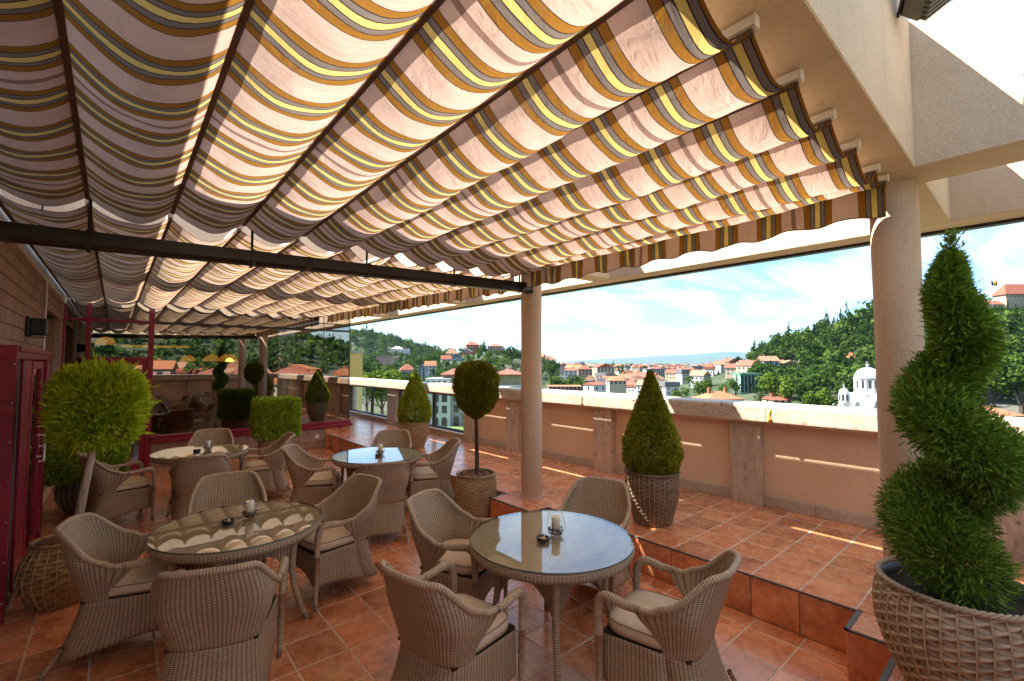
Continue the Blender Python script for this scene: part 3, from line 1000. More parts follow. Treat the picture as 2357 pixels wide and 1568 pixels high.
def solid(name, P, UV, mat, parent, th=0.014):
    """a curved woven sheet with real thickness"""
    me = MB().grid(P, UV=UV).mesh(name, mat, True)
    bm = bmesh.new(); bm.from_mesh(me)
    bmesh.ops.recalc_face_normals(bm, faces=bm.faces[:])
    uvl = bm.loops.layers.uv.active
    bmesh.ops.solidify(bm, geom=bm.faces[:], thickness=th)
    bm.to_mesh(me); bm.free()
    me.polygons.foreach_set('use_smooth', np.ones(len(me.polygons), dtype=bool))
    return link(name, me, parent)


def chair_shell_pt(u, z):
    """u in -1..1 around the tub from the right front edge over the back to the left; z height"""
    a = abs(u)
    w = lerp(0.238, 0.296, sm(0.40, 0.66, z)) - 0.040 * sm(0.66, 0.9, z)
    yc = -0.10
    yr = lerp(-0.262, -0.405, ((z - 0.40) / 0.48) ** 1.15 if z > 0.4 else 0)
    if a < 0.72:
        th = a / 0.72 * PI / 2
        x = w * math.sin(th) ** 0.62
        y = yc - (yc - yr) * math.cos(th) ** 0.55
    else:
        f = (a - 0.72) / 0.28
        x = w
        yf = lerp(-0.085, 0.045, sm(0.44, 0.63, z))
        y = lerp(yc, yf, f)
    return (math.copysign(x, u) if u else 0.0, y, z)


def shell_top(u):
    a = abs(u)
    return lerp(0.875 - 0.02 * (a / 0.5) ** 2, 0.637, sm(0.36, 0.86, a)) if a > 0 else 0.875


def make_chair():
    t = thing('wicker_chair', 'x', 'chair', (0, 0, 0), 0, 'wicker armchairs around the four tables')
    nu, nz = 48, 16
    P, UV = [], []
    arc = 0.0
    for i in range(nu + 1):
        u = -1 + 2 * i / nu
        zt = shell_top(u)
        col = [chair_shell_pt(u, lerp(0.40, zt, j / nz)) for j in range(nz + 1)]
        if i:
            q, p = Vector(P[-1][nz // 2]), Vector(col[nz // 2])
            arc += (q - p).length
        P.append(col)
        UV += [(arc, c[2]) for c in col]
    back = solid('backrest', np.array(P), UV, MT['wicker'], t)
    # skirt below the seat: flares towards the floor at the back
    P, UV, arc = [], [], 0.0
    loop = [chair_shell_pt(u, 0.40)[:2] for u in np.linspace(-0.72, 0.72, 37)]
    loop += [(0.240 + 0.012 * f, lerp(-0.10, 0.22, f)) for f in (0.2, 0.4, 0.6, 0.8, 1.0)]
    loop += [(0.248, 0.245), (0.232, 0.262)] + [(x_, 0.268) for x_ in np.linspace(0.21, -0.21, 13)] + [(-0.232, 0.262), (-0.248, 0.245)]
    loop += [(-0.240 - 0.012 * f, lerp(-0.10, 0.22, f)) for f in (1.0, 0.8, 0.6, 0.4, 0.2)]
    loop.append(loop[0])
    for (x_, y_) in loop:
        bk = 1 - sm(-0.25, 0.15, y_)
        zb = lerp(0.165, 0.085, bk)
        if y_ > 0.263: zb += 0.085 * (1 - (x_ / 0.21) ** 2)
        if y_ < -0.2: zb += 0.03 * max(0, 1 - (x_ / 0.2) ** 2)
        col = []
        for j in range(11):
            f = j / 10
            fl = f ** 1.5
            sq_ = 1 + (0.16 * bk + 0.03) * fl
            col.append((x_ * sq_, y_ - 0.095 * bk * fl * (1.0 if y_ < -0.05 else 0.5) , lerp(0.418, zb, f)))
        if P:
            arc += (Vector(P[-1][5]) - Vector(col[5])).length
        P.append(col)
        UV += [(arc, p_[2]) for p_ in col]
    solid('apron', np.array(P), UV, MT['wicker'], t, 0.01)
    # rolled rim along the top of the back
    path = [Vector(chair_shell_pt(u, shell_top(u))) for u in np.linspace(-1, 1, 61)]
    MB().tube(path, [0.0185] * 61, 8).build('back_rim', MT['wickerband'], t, smooth=True)
    for s in (-1, 1):
        x = s * 0.296
        pa = [Vector((x, 0.02, 0.634)), Vector((x, 0.10, 0.637)), Vector((x * 1.0, 0.16, 0.648)), Vector((x * .995, 0.205, 0.652)), Vector((x * .985, 0.238, 0.640)),
              Vector((x * .975, 0.258, 0.612)), Vector((x * .965, 0.266, 0.57)), Vector((x * .955, 0.268, 0.50)), Vector((x * .94, 0.268, 0.42))]
        MB().tube(pa, [0.022, 0.024, 0.026, 0.027, 0.027, 0.026, 0.025, 0.023, 0.022], 10).build('arm', MT['wickerband'], t, smooth=True)
        lg = MB().tube([(x * .94, 0.268, 0.43), (x * .925, 0.266, 0.2), (x * .915, 0.268, 0.045)], [0.021, 0.019, 0.016], 10).build('leg', MT['wickerband'], t, smooth=True)
        MB().lathe([(0.016, 0.05), (0.017, 0.012), (0.014, 0.0)], 10, x * .914, 0.268, True).build('foot', MT['metal'], lg)
        x = s * 0.246
        lg = MB().tube([(x * .98, -0.305, 0.17), (x * 1.06, -0.345, 0.09), (x * 1.10, -0.385, 0.03)], [0.014, 0.015, 0.0135], 10).build('leg', MT['wickerband'], t, smooth=True)
        MB().tube([(x * 1.085, -0.375, 0.048), (x * 1.11, -0.395, 0.0)], [0.0145, 0.0155], 10).build('foot', MT['metal'], lg)
    MB().box(-0.225, 0.225, -0.23, 0.255, 0.405, 0.418).build('seat_deck', MT['wicker'], t)
    # cushion
    P = []
    for j, (zz_, k) in enumerate([(0.424, 0.0), (0.424, 0.90), (0.432, 0.97), (0.452, 1.0), (0.476, 0.995), (0.488, 0.965), (0.498, 0.80), (0.503, 0.45), (0.505, 0.0)]):
        ring = []
        for i in range(40):
            a = 2 * PI * i / 40
            c, s = math.cos(a), math.sin(a)
            e = 0.42
            x = 0.243 * math.copysign(abs(c) ** e, c) * k * (1 - 0.10 * max(0, -s))
            y = 0.018 + 0.245 * math.copysign(abs(s) ** e, s) * k
            ring.append((x, y, zz_))
        P.append(ring)
    cu_ = MB().grid(np.array(P), cv=True).build('cushion', MT['cushion'], t, smooth=True)
    for zz_, k in ((0.4875, 0.972), (0.4315, 0.976)):
        loop = []
        for i in range(49):
            a = 2 * PI * i / 48
            c, s = math.cos(a), math.sin(a)
            loop.append((0.243 * math.copysign(abs(c) ** .42, c) * k * (1 - 0.10 * max(0, -s)), 0.018 + 0.245 * math.copysign(abs(s) ** .42, s) * k, zz_))
        MB().tube(loop, 0.0042, 6, cap=False).build('piping', MT['piping'], cu_, smooth=True)
    return t


TAB = {'R': (2.354, 2.306), 'L': (0.766, 4.04), 'BL': (0.953, 7.70), 'BR': (2.699, 5.86)}
chair0 = make_chair()
first = [True]


def chair(tab, ang, dist, turn, label):
    """ang: bearing of the chair from its table; it faces the table, turned by some degrees"""
    cx, cy = TAB[tab]
    a = math.radians(ang)
    o = chair0 if first[0] else copy_tree(chair0)
    first[0] = False
    o.location = (cx + dist * math.cos(a), cy + dist * math.sin(a), 0.0005)
    face = a + PI + math.radians(turn)
    o.rotation_euler = (0, 0, face - PI / 2)
    o['label'] = label
    return o


chair('R', 183, 0.83, 8, 'wicker armchair at the bottom centre, back to the camera, before the sky-reflecting table')
chair('R', -82, 0.80, 4, 'wicker armchair at lower right beside the tiled step, seen from its side')
chair('R', 109, 0.78, 8, 'wicker armchair behind the sky-reflecting table, left of the slim column, shadowed seat cushion')
chair('R', 20, 0.80, 0, 'wicker armchair with only its back showing in front of the cone shrub basket')
chair('L', 160, 0.64, 4, 'wicker armchair beside the large low basket with the leaning trunk')
chair('L', -106, 0.81, -6, 'wicker armchair seen squarely from behind in front of the left glass table')
chair('L', 86, 0.84, -4, 'wicker armchair whose pale backrest rises behind the candle of the left table')
chair('L', 9, 0.73, 0, 'wicker armchair on the right side of the left glass table, tan cushion showing')
chair('BL', 76, 0.86, 0, 'wicker armchair against the maroon sill of the glazed front')
chair('BL', -170, 0.86, 0, 'wicker armchair beside the box hedge basket, arms pointing to the far left table')
chair('BL', -97, 0.88, 0, 'wicker armchair with its back to us, hiding the near edge of the far left table')
chair('BL', -8, 0.76, 0, 'wicker armchair in profile in front of the cube shrub basket')
chair('BR', 54, 0.88, 0, 'wicker armchair in front of the basket of the small cone shrub')
chair('BR', 150, 0.76, 0, 'wicker armchair on the left of the far right table, pale inner back turned to us')
chair('BR', -112, 0.86, 0, 'wicker armchair with its back to us in front of the far right table')
chair('BR', -24, 0.69, 0, 'wicker armchair in profile beside the basket of the lollipop tree')


def make_table():
    t = thing('wicker_table', 'x', 'table', (0, 0, 0), 0, 'round wicker tables')
    R = 0.565
    band = MB()
    band.lathe([(R - 0.06, 0.672), (R - 0.008, 0.674), (R + 0.004, 0.690), (R + 0.004, 0.722), (R - 0.004, 0.734)], 72)
    band.build('rim_band', MT['wicker'], t, smooth=True)
    V, UV, F = [], [], []
    rr = [0.0001, 0.2, 0.4, R - 0.003]
    mb = MB()
    for k in range(len(rr)):
        for i in range(72):
            a = 2 * PI * i / 72
            V.append((rr[k] * math.cos(a), rr[k] * math.sin(a), 0.7335)); UV.append((V[-1][0], V[-1][1]))
    for k in range(len(rr) - 1):
        for i in range(72):
            F.append((k * 72 + i, (k + 1) * 72 + i, (k + 1) * 72 + (i + 1) % 72, k * 72 + (i + 1) % 72))
    mb.add(V, F, UV).build('woven_top', MT['wickertop'], t)
    mb = MB().lathe([(R - 0.05, 0.6722), (0.02, 0.6722)], 48)
    mb.build('underside', MT['batten'], t)
    # glass: upper face with a polished rim
    mb = MB()
    ring = [(R * math.cos(2 * PI * i / 96), R * math.sin(2 * PI * i / 96), 0.7455) for i in range(96)]
    mb.add(ring, [tuple(range(96))])
    mb.build('glass_top', MT['tableglass'], t)
    MT.setdefault('glassrim', plain('glass_edge', (0.10, 0.14, 0.115), 0.12))
    mb = MB().lathe([(R - 0.001, 0.7355), (R + 0.001, 0.7375), (R + 0.001, 0.7438), (R - 0.001, 0.7452)], 96)
    mb.build('glass_edge', MT['glassrim'], t, smooth=True)
    # legs and arched woven webs
    def leg_pt(k, z):
        a = PI / 4 + k * PI / 2
        f = (0.68 - z) / 0.68
        r = 0.40 - 0.055 * math.sin(f * PI * 0.75) + 0.13 * f ** 2.2
        return Vector((r * math.cos(a), r * math.sin(a), z))
    for k in range(4):
        zs = np.linspace(0.675, 0.03, 12)
        lg = MB().tube([leg_pt(k, z) for z in zs], [lerp(0.030, 0.019, i / 11) for i in range(12)], 10).build('leg', MT['wickerband'], t, smooth=True)
        p = leg_pt(k, 0.03); q = leg_pt(k, 0.0)
        MB().tube([leg_pt(k, 0.05), q], [0.0195, 0.0185], 10).build('foot', MT['metal'], lg)
        P, UV = [], []
        for i in range(17):
            s = i / 16
            zb = 0.27 + 0.27 * (1 - (2 * s - 1) ** 2) ** 0.6
            col = []
            for j in range(9):
                z = lerp(0.674, zb, j / 8)
                col.append(tuple(leg_pt(k, z).lerp(leg_pt(k + 1, z), s)))
                UV.append((s * 0.5, z))
            P.append(col)
        solid('web', np.array(P), UV, MT['wicker'], t, 0.008)
    MB().box(-0.27, 0.27, -0.02, 0.02, 0.645, 0.672).box(-0.02, 0.02, -0.27, 0.27, 0.6455, 0.6715).build('cross_rail', MT['batten'], t)
    return t


def make_candle():
    t = thing('candle_holder', 'x', 'candle', (0, 0, 0), 0, 'glass candle holders on the tables')
    prof_ = [(0.0, 0.004), (0.030, 0.002), (0.034, 0.006), (0.044, 0.022), (0.051, 0.045), (0.052, 0.066), (0.047, 0.095), (0.040, 0.120), (0.0375, 0.128)]
    cup = MB().lathe([(0.001, 0.001), (0.030, 0.0), (0.0335, 0.004)] + prof_[3:], 40).build('cup', MT['cup'], t, smooth=True)
    MB().tube([(0.0375 * math.cos(a), 0.0375 * math.sin(a), 0.128) for a in np.linspace(0, 2 * PI, 41)], 0.0013, 6, cap=False).build('cup_rim', MT['cup'], cup, smooth=True)
    MB().lathe([(0.002, 0.030), (0.0235, 0.030), (0.024, 0.100), (0.022, 0.103), (0.015, 0.099), (0.002, 0.097)], 28).build('wax', MT['wax'], t, smooth=True)
    MB().tube([(0, 0, 0.097), (0.001, 0, 0.109)], 0.001, 5).build('wick', MT['black'], t)
    mb = MB()
    rg = random.Random(5)
    for i in range(150):
        a = rg.uniform(0, 2 * PI); z = rg.uniform(0.006, 0.040)
        rm_ = 0.031 + 0.016 * min(1, (z - 0.004) / 0.03)
        r = rm_ * math.sqrt(rg.uniform(0.2, 1)) * 0.97
        x, y, s = r * math.cos(a), r * math.sin(a), rg.uniform(0.0035, 0.0055)
        mb.add([(x + s, y, z), (x - s, y, z), (x, y + s, z), (x, y - s, z), (x, y, z + s), (x, y, z - s)],
               [(0, 2, 4), (2, 1, 4), (1, 3, 4), (3, 0, 4), (2, 0, 5), (1, 2, 5), (3, 1, 5), (0, 3, 5)])
    tag(mb.build('beads', MT['bead'], t), kind='stuff')
    return t


def make_ashtray():
    t = thing('ashtray', 'x', 'ashtray', (0, 0, 0), 0, 'black ashtrays on the tables')
    nn = 48
    prof_ = [(0.034, 0.0), (0.041, 0.004), (0.044, 0.02), (0.0435, 0.031), (0.038, 0.032), (0.036, 0.022), (0.033, 0.016)]
    P = []
    for (r, z) in prof_:
        ring = []
        for i in range(nn):
            a = 2 * PI * i / nn
            notch = 0.007 * max(0, math.cos(3 * a)) ** 8 if z > 0.028 else 0
            ring.append((r * math.cos(a), r * math.sin(a), z - notch))
        P.append(ring)
    MB().grid(np.array(P), cv=True).build('bowl', MT['ceramic'], t, smooth=True)
    MB().lathe([(0.0345, 0.0175), (0.02, 0.021), (0.001, 0.019)], 24).build('sand', MT['ash'], t, smooth=True)
    MB().tube([(0.005, 0.0, 0.022), (0.03, 0.012, 0.030)], 0.0038, 8).build('cigarette_end', MT['wax'], t)
    return t


tab0, can0, ash0 = make_table(), make_candle(), make_ashtray()
TLAB = {'R': 'round glass-topped wicker table mirroring the sky beside the tiled step', 'L': 'round glass-topped wicker table at left mirroring the striped awning',
        'BL': 'far left glass-topped wicker table near the maroon glazed front', 'BR': 'far right glass-topped wicker table near the basket of the lollipop tree'}
CLAB = {'R': 'glass candle holder with cream candle on the sky-reflecting table', 'L': 'glass candle holder with cream candle on the left table mirroring the awning',
        'BL': 'glass candle holder with a short candle on the far left table', 'BR': 'glass candle holder with cream candle on the far right table'}
ALAB = {'R': 'round black ashtray left of the candle on the sky-reflecting table', 'L': 'black ashtray beside the candle on the left table mirroring the awning',
        'BL': 'small black ashtray beside the candle on the far left table', 'BR': 'small black ashtray in front of the candle on the far right table'}
CP = {'R': ((1279, 1232), (1249, 1246)), 'L': ((574, 1192), (524, 1206)), 'BL': ((478, 1037), (453, 1040)), 'BR': ((875, 1046), (872, 1049))}


def onplane(px, py, z):
    d = FW + RT * ((px - PCX) / FPX) + UP * ((PCY - py) / FPX)
    k_ = (z - CAMH) / d.z
    return CPOS + d * k_


for i, kx in enumerate(('R', 'L', 'BL', 'BR')):
    a = tab0 if i == 0 else copy_tree(tab0)
    a.location = (*TAB[kx], 0.0005); a['label'] = TLAB[kx]
    a.rotation_euler = (0, 0, math.radians((4, 14, -6, 9)[i]))
    (cp_, ap_) = CP[kx]
    p = onplane(*cp_, 0.746)
    b = can0 if i == 0 else copy_tree(can0)
    b.scale = (1.28,) * 3
    b.location = (p.x, p.y, 0.7465); b['label'] = CLAB[kx]
    p2 = onplane(*ap_, 0.746)
    if (p2 - p).length < 0.12: p2 = p + (p2 - p).normalized() * 0.12
    c = ash0 if i == 0 else copy_tree(ash0)
    c.location = (p2.x, p2.y, 0.7465); c['label'] = ALAB[kx]
    c.rotation_euler = (0, 0, i * 0.7)

# ================================================================== POTTED PLANTS
MT['lf_lime'] = mat_leaf('lime_conifer_sprays', (0.22, 0.36, 0.015), (0.54, 0.68, 0.035), (0.80, 0.85, 0.10), 0.42)
MT['lf_box'] = mat_leaf('boxwood_leaves', (0.14, 0.26, 0.014), (0.34, 0.50, 0.03), (0.56, 0.66, 0.07), 0.34, 0.4)
MT['lf_cone'] = mat_leaf('yellow_green_needles', (0.09, 0.12, 0.008), (0.26, 0.28, 0.018), (0.50, 0.48, 0.04), 0.3)
MT['lf_cone2'] = mat_leaf('bright_green_needles', (0.14, 0.20, 0.01), (0.38, 0.45, 0.022), (0.62, 0.64, 0.05), 0.3)
MT['lf_olive'] = mat_leaf('olive_conifer_sprays', (0.06, 0.085, 0.008), (0.18, 0.20, 0.015), (0.38, 0.38, 0.035), 0.3)
MT['lf_dark'] = mat_leaf('dark_green_needles', (0.035, 0.085, 0.01), (0.14, 0.26, 0.024), (0.32, 0.46, 0.05), 0.3)


def unit(a):
    return a / np.maximum(np.linalg.norm(a, axis=1, keepdims=True), 1e-9)


def leaf_mesh(name, P, D, L, Wd, mat, seed=0, fold=0.0):
    """one rhombus leaf for each point P along direction D; L and Wd are arrays or numbers"""
    rg = np.random.default_rng(seed)
    n = len(P)
    D = unit(D)
    S = unit(np.cross(D, unit(rg.normal(size=(n, 3)))))
    L = np.broadcast_to(np.asarray(L, float).reshape(-1, 1), (n, 1))
    Wd = np.broadcast_to(np.asarray(Wd, float).reshape(-1, 1), (n, 1))
    U = np.cross(D, S)
    V = np.stack([P, P + D * L * 0.5 + S * Wd + U * Wd * 0.35, P + D * L, P + D * L * 0.5 - S * Wd + U * Wd * 0.35], 1).reshape(-1, 3)
    F = np.arange(4 * n).reshape(-1, 4)
    return mk(name, V, F, mat)


def ball_pts(n, c, r, e, seed, inner=0.35, lump=0.07, kf=7.0):
    """points through a superellipsoid crown: mostly near the skin, in lumps"""
    rg = np.random.default_rng(seed)
    d = unit(rg.normal(size=(n, 3)))
    q = np.sign(d) * np.abs(d) ** e
    if e < 1:
        q = q / np.maximum(np.max(np.abs(q), 1, keepdims=True) * 0.35 + np.linalg.norm(q, axis=1, keepdims=True) * 0.65, 1e-6) * 1.05
    ph = rg.uniform(0, 6, 6)
    lmp = 1 + lump * (np.sin(kf * d[:, :1] + ph[0]) * np.sin(kf * d[:, 1:2] + ph[1]) + 0.7 * np.sin(kf * 1.9 * d[:, 2:] + ph[2]) * np.sin(kf * 1.7 * d[:, :1] + ph[3]))
    f = np.where(rg.random((n, 1)) < inner, rg.uniform(0.45, 0.9, (n, 1)), rg.uniform(0.88, 1.02, (n, 1)))
    P = np.array(c) + q * np.array(r) * lmp * f
    return P, unit(q / np.array(r)), rg


def cube_pts(n, c, r, seed, rnd=0.16, inner=0.3):
    """points near the skin of a clipped block with rounded edges"""
    rg = np.random.default_rng(seed)
    q = rg.uniform(-1, 1, (n, 3))
    ax = rg.integers(0, 3, n)
    q[np.arange(n), ax] = np.sign(rg.uniform(-1, 1, n))
    k = np.clip(q, -(1 - rnd), 1 - rnd)
    d = unit(q - k + 1e-6)
    q = k + d * rnd
    ph = rg.uniform(0, 6, 3)
    lm = 1 + 0.018 * np.sin(9 * q[:, :1] + ph[0]) * np.sin(9 * q[:, 1:2] + ph[1]) + 0.014 * np.sin(13 * q[:, 2:] + ph[2])
    f = np.where(rg.random((n, 1)) < inner, rg.uniform(0.6, 0.93, (n, 1)), rg.uniform(0.93, 1.02, (n, 1)))
    return np.array(c) + q * np.array(r) * lm * f, d, rg


def cone_pts(n, c, prof_, seed, inner=0.3, lump=0.06):
    rg = np.random.default_rng(seed)
    zs = np.array([p[0] for p in prof_]); rs = np.array([p[1] for p in prof_])
    z = []
    while len(z) < n:
        t = rg.uniform(zs[0], zs[-1], n)
        keep = rg.random(n) < np.interp(t, zs, rs) / rs.max() + 0.22
        z += list(t[keep])
    z = np.array(z[:n])
    a = rg.uniform(0, 2 * PI, n)
    r = np.interp(z, zs, rs)
    ph = rg.uniform(0, 6, 4)
    lm = 1 + lump * np.sin(5 * a + 11 * z + ph[0]) * np.sin(17 * z + ph[1]) + lump * 0.8 * np.sin(9 * a - 23 * z + ph[2])
    f = np.where(rg.random(n) < inner, rg.uniform(0.35, 0.88, n), rg.uniform(0.88, 1.03, n))
    P = np.stack([c[0] + r * lm * f * np.cos(a), c[1] + r * lm * f * np.sin(a), c[2] + z], 1)
    D = np.stack([np.cos(a), np.sin(a), np.full(n, 0.25)], 1)
    return P, unit(D), rg


def pot(parent, prof_, nst, rows, mat, amp=0.006, soil_z=None, soil_mat=None, chips=0, lip=True):
    """woven basket: strands really pass in and out of the stakes"""
    zs = np.array([p[0] for p in prof_]); rs = np.array([p[1] for p in prof_])
    sub, cpn = 5, 6
    M_, K = rows * sub, nst * cpn
    P = np.zeros((M_ + 1, K, 3)); UV = np.zeros((M_ + 1, K, 2))
    rg = np.random.default_rng(rows)
    wob = rg.normal(0, 0.12, rows + 1)
    dphi = rg.normal(0, 0.15, rows + 1)
    th = np.arange(K) / K * 2 * PI
    tt = np.linspace(0, 1, 60)
    rsm = np.interp(zs[0] + tt * (zs[-1] - zs[0]), zs, rs)
    for _ in range(6):
        rsm[1:-1] = (rsm[:-2] + rsm[1:-1] * 2 + rsm[2:]) / 4
    for i in range(M_ + 1):
        f = i / M_
        row = min(int(i // sub), rows - 1)
        ph = (i % sub) / sub
        z0 = zs[0] + f * (zs[-1] - zs[0]) + 0.10 * wob[row] * (zs[-1] - zs[0]) / rows
        r = np.interp(f, tt, rsm)
        rnd = math.sin(PI * ph) ** 0.7 if i < M_ else 0
        wv = np.cos(nst / 2 * th * 1.0 + PI * row + dphi[row]) if nst % 2 == 0 else np.cos((nst - 1) / 2 * th + PI * row)
        wv = np.sign(wv) * np.abs(wv) ** 0.6
        rr = r + amp * (rnd * (0.50 + 0.62 * wv) - 0.5)
        P[i] = np.stack([rr * np.cos(th), rr * np.sin(th), np.full(K, z0) + amp * 0.5 * np.sin(nst / 2 * th + PI * row)], 1)
        UV[i] = np.stack([th * r, np.full(K, row + ph)], 1)
    mb = MB().grid(P, cv=True, UV=UV.reshape(-1, 2))
    o = mb.build('pot', mat, parent, smooth=True)
    rt, zt = rs[-1], zs[-1]
    stk = MB()
    for k in range(nst):
        a = 2 * PI * (k + 0.5) / nst
        stk.tube([((np.interp(f, tt, rsm) + amp * 0.12) * math.cos(a), (np.interp(f, tt, rsm) + amp * 0.12) * math.sin(a), zs[0] + f * (zt - zs[0])) for f in np.linspace(0, 1, 10)], amp * 0.36, 4)
    stk.build('stakes', MT['stake'], o)
    # braided lip
    if lip:
        for k in range(3):
            pth = [((rt + 0.004 + 0.010 * math.cos(a * 22 + k * 2.1)) * math.cos(a), (rt + 0.004 + 0.010 * math.cos(a * 22 + k * 2.1)) * math.sin(a), zt + 0.004 + 0.008 * math.sin(a * 22 + k * 2.1)) for a in np.linspace(0, 2 * PI, 133)]
            MB().tube(pth, 0.0085, 6, cap=False).build('braid', mat, o, smooth=True)
    sz = soil_z if soil_z is not None else zt - 0.04
    MB().lathe([(rt - 0.006, zt), (rt - 0.016, zt - 0.002), (rt - 0.018, sz - 0.05)], 40).build('liner', MT['black'], parent, smooth=True)
    MB().lathe([(rt - 0.018, sz - 0.01), (rt * .6, sz), (rt * .3, sz + 0.008), (0.001, sz + 0.01)], 28).build('soil', soil_mat or MT['soil'], parent, smooth=True)
    if chips:
        mb = MB()
        rg2 = random.Random(chips)
        for i in range(chips):
            a, r = rg2.uniform(0, 2 * PI), (rt - 0.05) * math.sqrt(rg2.random())
            c = Vector((r * math.cos(a), r * math.sin(a), sz + 0.012 + rg2.uniform(0, 0.022)))
            d = Vector((rg2.gauss(0, 1), rg2.gauss(0, 1), rg2.gauss(0, 0.35))).normalized()
            s = d.cross(Vector((0, 0, 1))).normalized()
            u = d.cross(s)
            l, w, h = rg2.uniform(0.02, 0.045), rg2.uniform(0.008, 0.016), rg2.uniform(0.003, 0.007)
            V = [tuple(c + d * l * x + s * w * y + u * h * z) for z in (-1, 1) for y in (-1, 1) for x in (-1, 1)]
            mb.add(V, [(0, 2, 3, 1), (4, 5, 7, 6), (0, 1, 5, 4), (2, 6, 7, 3), (0, 4, 6, 2), (1, 3, 7, 5)])
        tag(mb.build('bark_chips', MT['bark'], parent), kind='stuff')
    return o


MT['stake'] = plain('pale_stakes', (0.50, 0.37, 0.23), 0.7, 0.25, 20.0)


def mat_basket(name, light, dark):
    m, t, out = newmat(name)
    uv = N(t, 'ShaderNodeUVMap').outputs[0]
    sp = N(t, 'ShaderNodeSeparateXYZ', {0: uv})
    row = M2(t, 'FLOOR', sp.outputs[1])
    fr = M2(t, 'FRACT', sp.outputs[1])
    v = N(t, 'ShaderNodeCombineXYZ', {0: M2(t, 'MULTIPLY', sp.outputs[0], 9.0), 1: M2(t, 'MULTIPLY', row, 5.3)}).outputs[0]
    n1 = noise(t, v, 1.0, 4, 0.6)
    c = ramp(t, n1, [(0.25, dark), (0.5, light), (0.8, [min(1, x * 1.35) for x in light])])
    gap = M2(t, 'POWER', M2(t, 'SINE', M2(t, 'MULTIPLY', fr, PI)), 0.45)
    fib = noise(t, N(t, 'ShaderNodeCombineXYZ', {0: M2(t, 'MULTIPLY', sp.outputs[0], 14.0), 1: M2(t, 'MULTIPLY', sp.outputs[1], 6.0)}).outputs[0], 3.0, 3)
    c = mixc(t, M2(t, 'MULTIPLY', M2(t, 'SUBTRACT', 1.0, gap), 0.85), c, [x * 0.35 for x in dark])
    bsdf(t, out, c, 0.6, M2(t, 'ADD', gap, M2(t, 'MULTIPLY', fib, 0.2)), 0.006, 0.6)
    return m


MT['bk_grey'] = mat_basket('grey_basket', (0.52, 0.39, 0.27), (0.24, 0.16, 0.10))
MT['bk_tan'] = mat_basket('tan_basket', (0.42, 0.29, 0.155), (0.20, 0.115, 0.05))
MT['bk_dark'] = mat_basket('dark_basket', (0.22, 0.145, 0.085), (0.10, 0.06, 0.035))
MT['bk_honey'] = mat_basket('honey_basket', (0.48, 0.32, 0.14), (0.22, 0.125, 0.045))


def crown(parent, P, D, L, W, mat, seed, gap=0.55):
    """thins the skin in uneven patches and lets a few shoots stick out"""
    rg = np.random.default_rng(seed + 100)
    q = P - P.mean(0)
    fld = np.sin(q[:, 0] * 31 + seed) * np.sin(q[:, 1] * 27 + 2 * seed) + 0.8 * np.sin(q[:, 2] * 29 + seed) * np.sin((q[:, 0] + q[:, 1]) * 21)
    keep = ~((fld > 0.75) & (rg.random(len(P)) < gap))
    P, D, L, W = P[keep], unit(D[keep]), L[keep], W[keep]
    sh = rg.random(len(P)) < 0.012
    P = P.copy(); L = L.copy()
    P[sh] += D[sh] * (L[sh] * 0.6)[:, None]
    L[sh] *= 1.35
    return link('crown', leaf_mesh('crown', P, D, L, W, mat, seed), parent)


# --- spiral tree, right foreground
st = thing('spiral_topiary', 'tall spiral-clipped dark green conifer in a big round basket at the right edge', 'potted tree', (3.22, 0.325, ZU + 0.001))
pot(st, [(0.0, 0.205), (0.05, 0.23), (0.15, 0.28), (0.29, 0.325), (0.40, 0.335), (0.48, 0.325), (0.535, 0.305)], 36, 22, MT['bk_grey'], 0.013, 0.50)
MB().tube([(0, 0, 0.48), (0.02, 0.01, 1.0), (-0.01, 0.0, 1.6), (0.02, 0.0, 2.2)], [0.03, 0.026, 0.02, 0.008], 8).build('trunk', MT['trunkdark'], st)
n = 70000
rg = np.random.default_rng(11)
tt_ = rg.random(n)
zc = 0.64 + 1.56 * tt_
turn = -2 * PI * 2.5
hel = 2.43 + turn * (tt_ - 0.08)                            # angle of the ramp around the trunk
rad_h = np.interp(tt_, [0, .12, .4, .6, .8, 1], [0.085, 0.12, 0.115, 0.075, 0.035, 0.0])
rad_t = np.interp(tt_, [0, .1, .35, .65, .85, .95, 1], [0.17, 0.178, 0.158, 0.118, 0.086, 0.05, 0.018])
d = unit(rg.normal(size=(n, 3)))
fl_ = np.where(rg.random(n) < 0.3, rg.uniform(0.4, 0.85, n), rg.uniform(0.85, 1.04, n))
lm = 1 + 0.10 * np.sin(14 * d[:, 0] + 40 * tt_) * np.sin(12 * d[:, 2] + 9)
C_ = np.stack([rad_h * np.cos(hel) + RT.x * .05 * tt_, rad_h * np.sin(hel) + RT.y * .05 * tt_, zc], 1)
P = C_ + d * (rad_t * fl_ * lm)[:, None] * np.array([1, 1, 1.05])
D = d * 0.9 + np.array([0, 0, 0.15]) + rg.normal(size=(n, 3)) * 0.35
top = 700
Pt = np.stack([RT.x * .05 + rg.normal(0, .015, top), RT.y * .05 + rg.normal(0, .015, top), rg.uniform(2.1, 2.32, top)], 1)
Dt = np.stack([rg.normal(0, .6, top), rg.normal(0, .6, top), rg.uniform(.3, 1, top)], 1)
nc = 6000
ac, zc2 = rg.uniform(0, 2 * PI, nc), rg.uniform(0.55, 2.05, nc)
rc = np.interp(zc2, [.55, .9, 1.5, 2.05], [0.18, 0.12, 0.09, 0.05]) * np.sqrt(rg.uniform(0.5, 1.0, nc))
Pc = np.stack([rc * np.cos(ac) + RT.x * .03, rc * np.sin(ac) + RT.y * .03, zc2], 1)
Dc = np.stack([np.cos(ac), np.sin(ac), np.full(nc, 0.3)], 1) + rg.normal(size=(nc, 3)) * 0.4
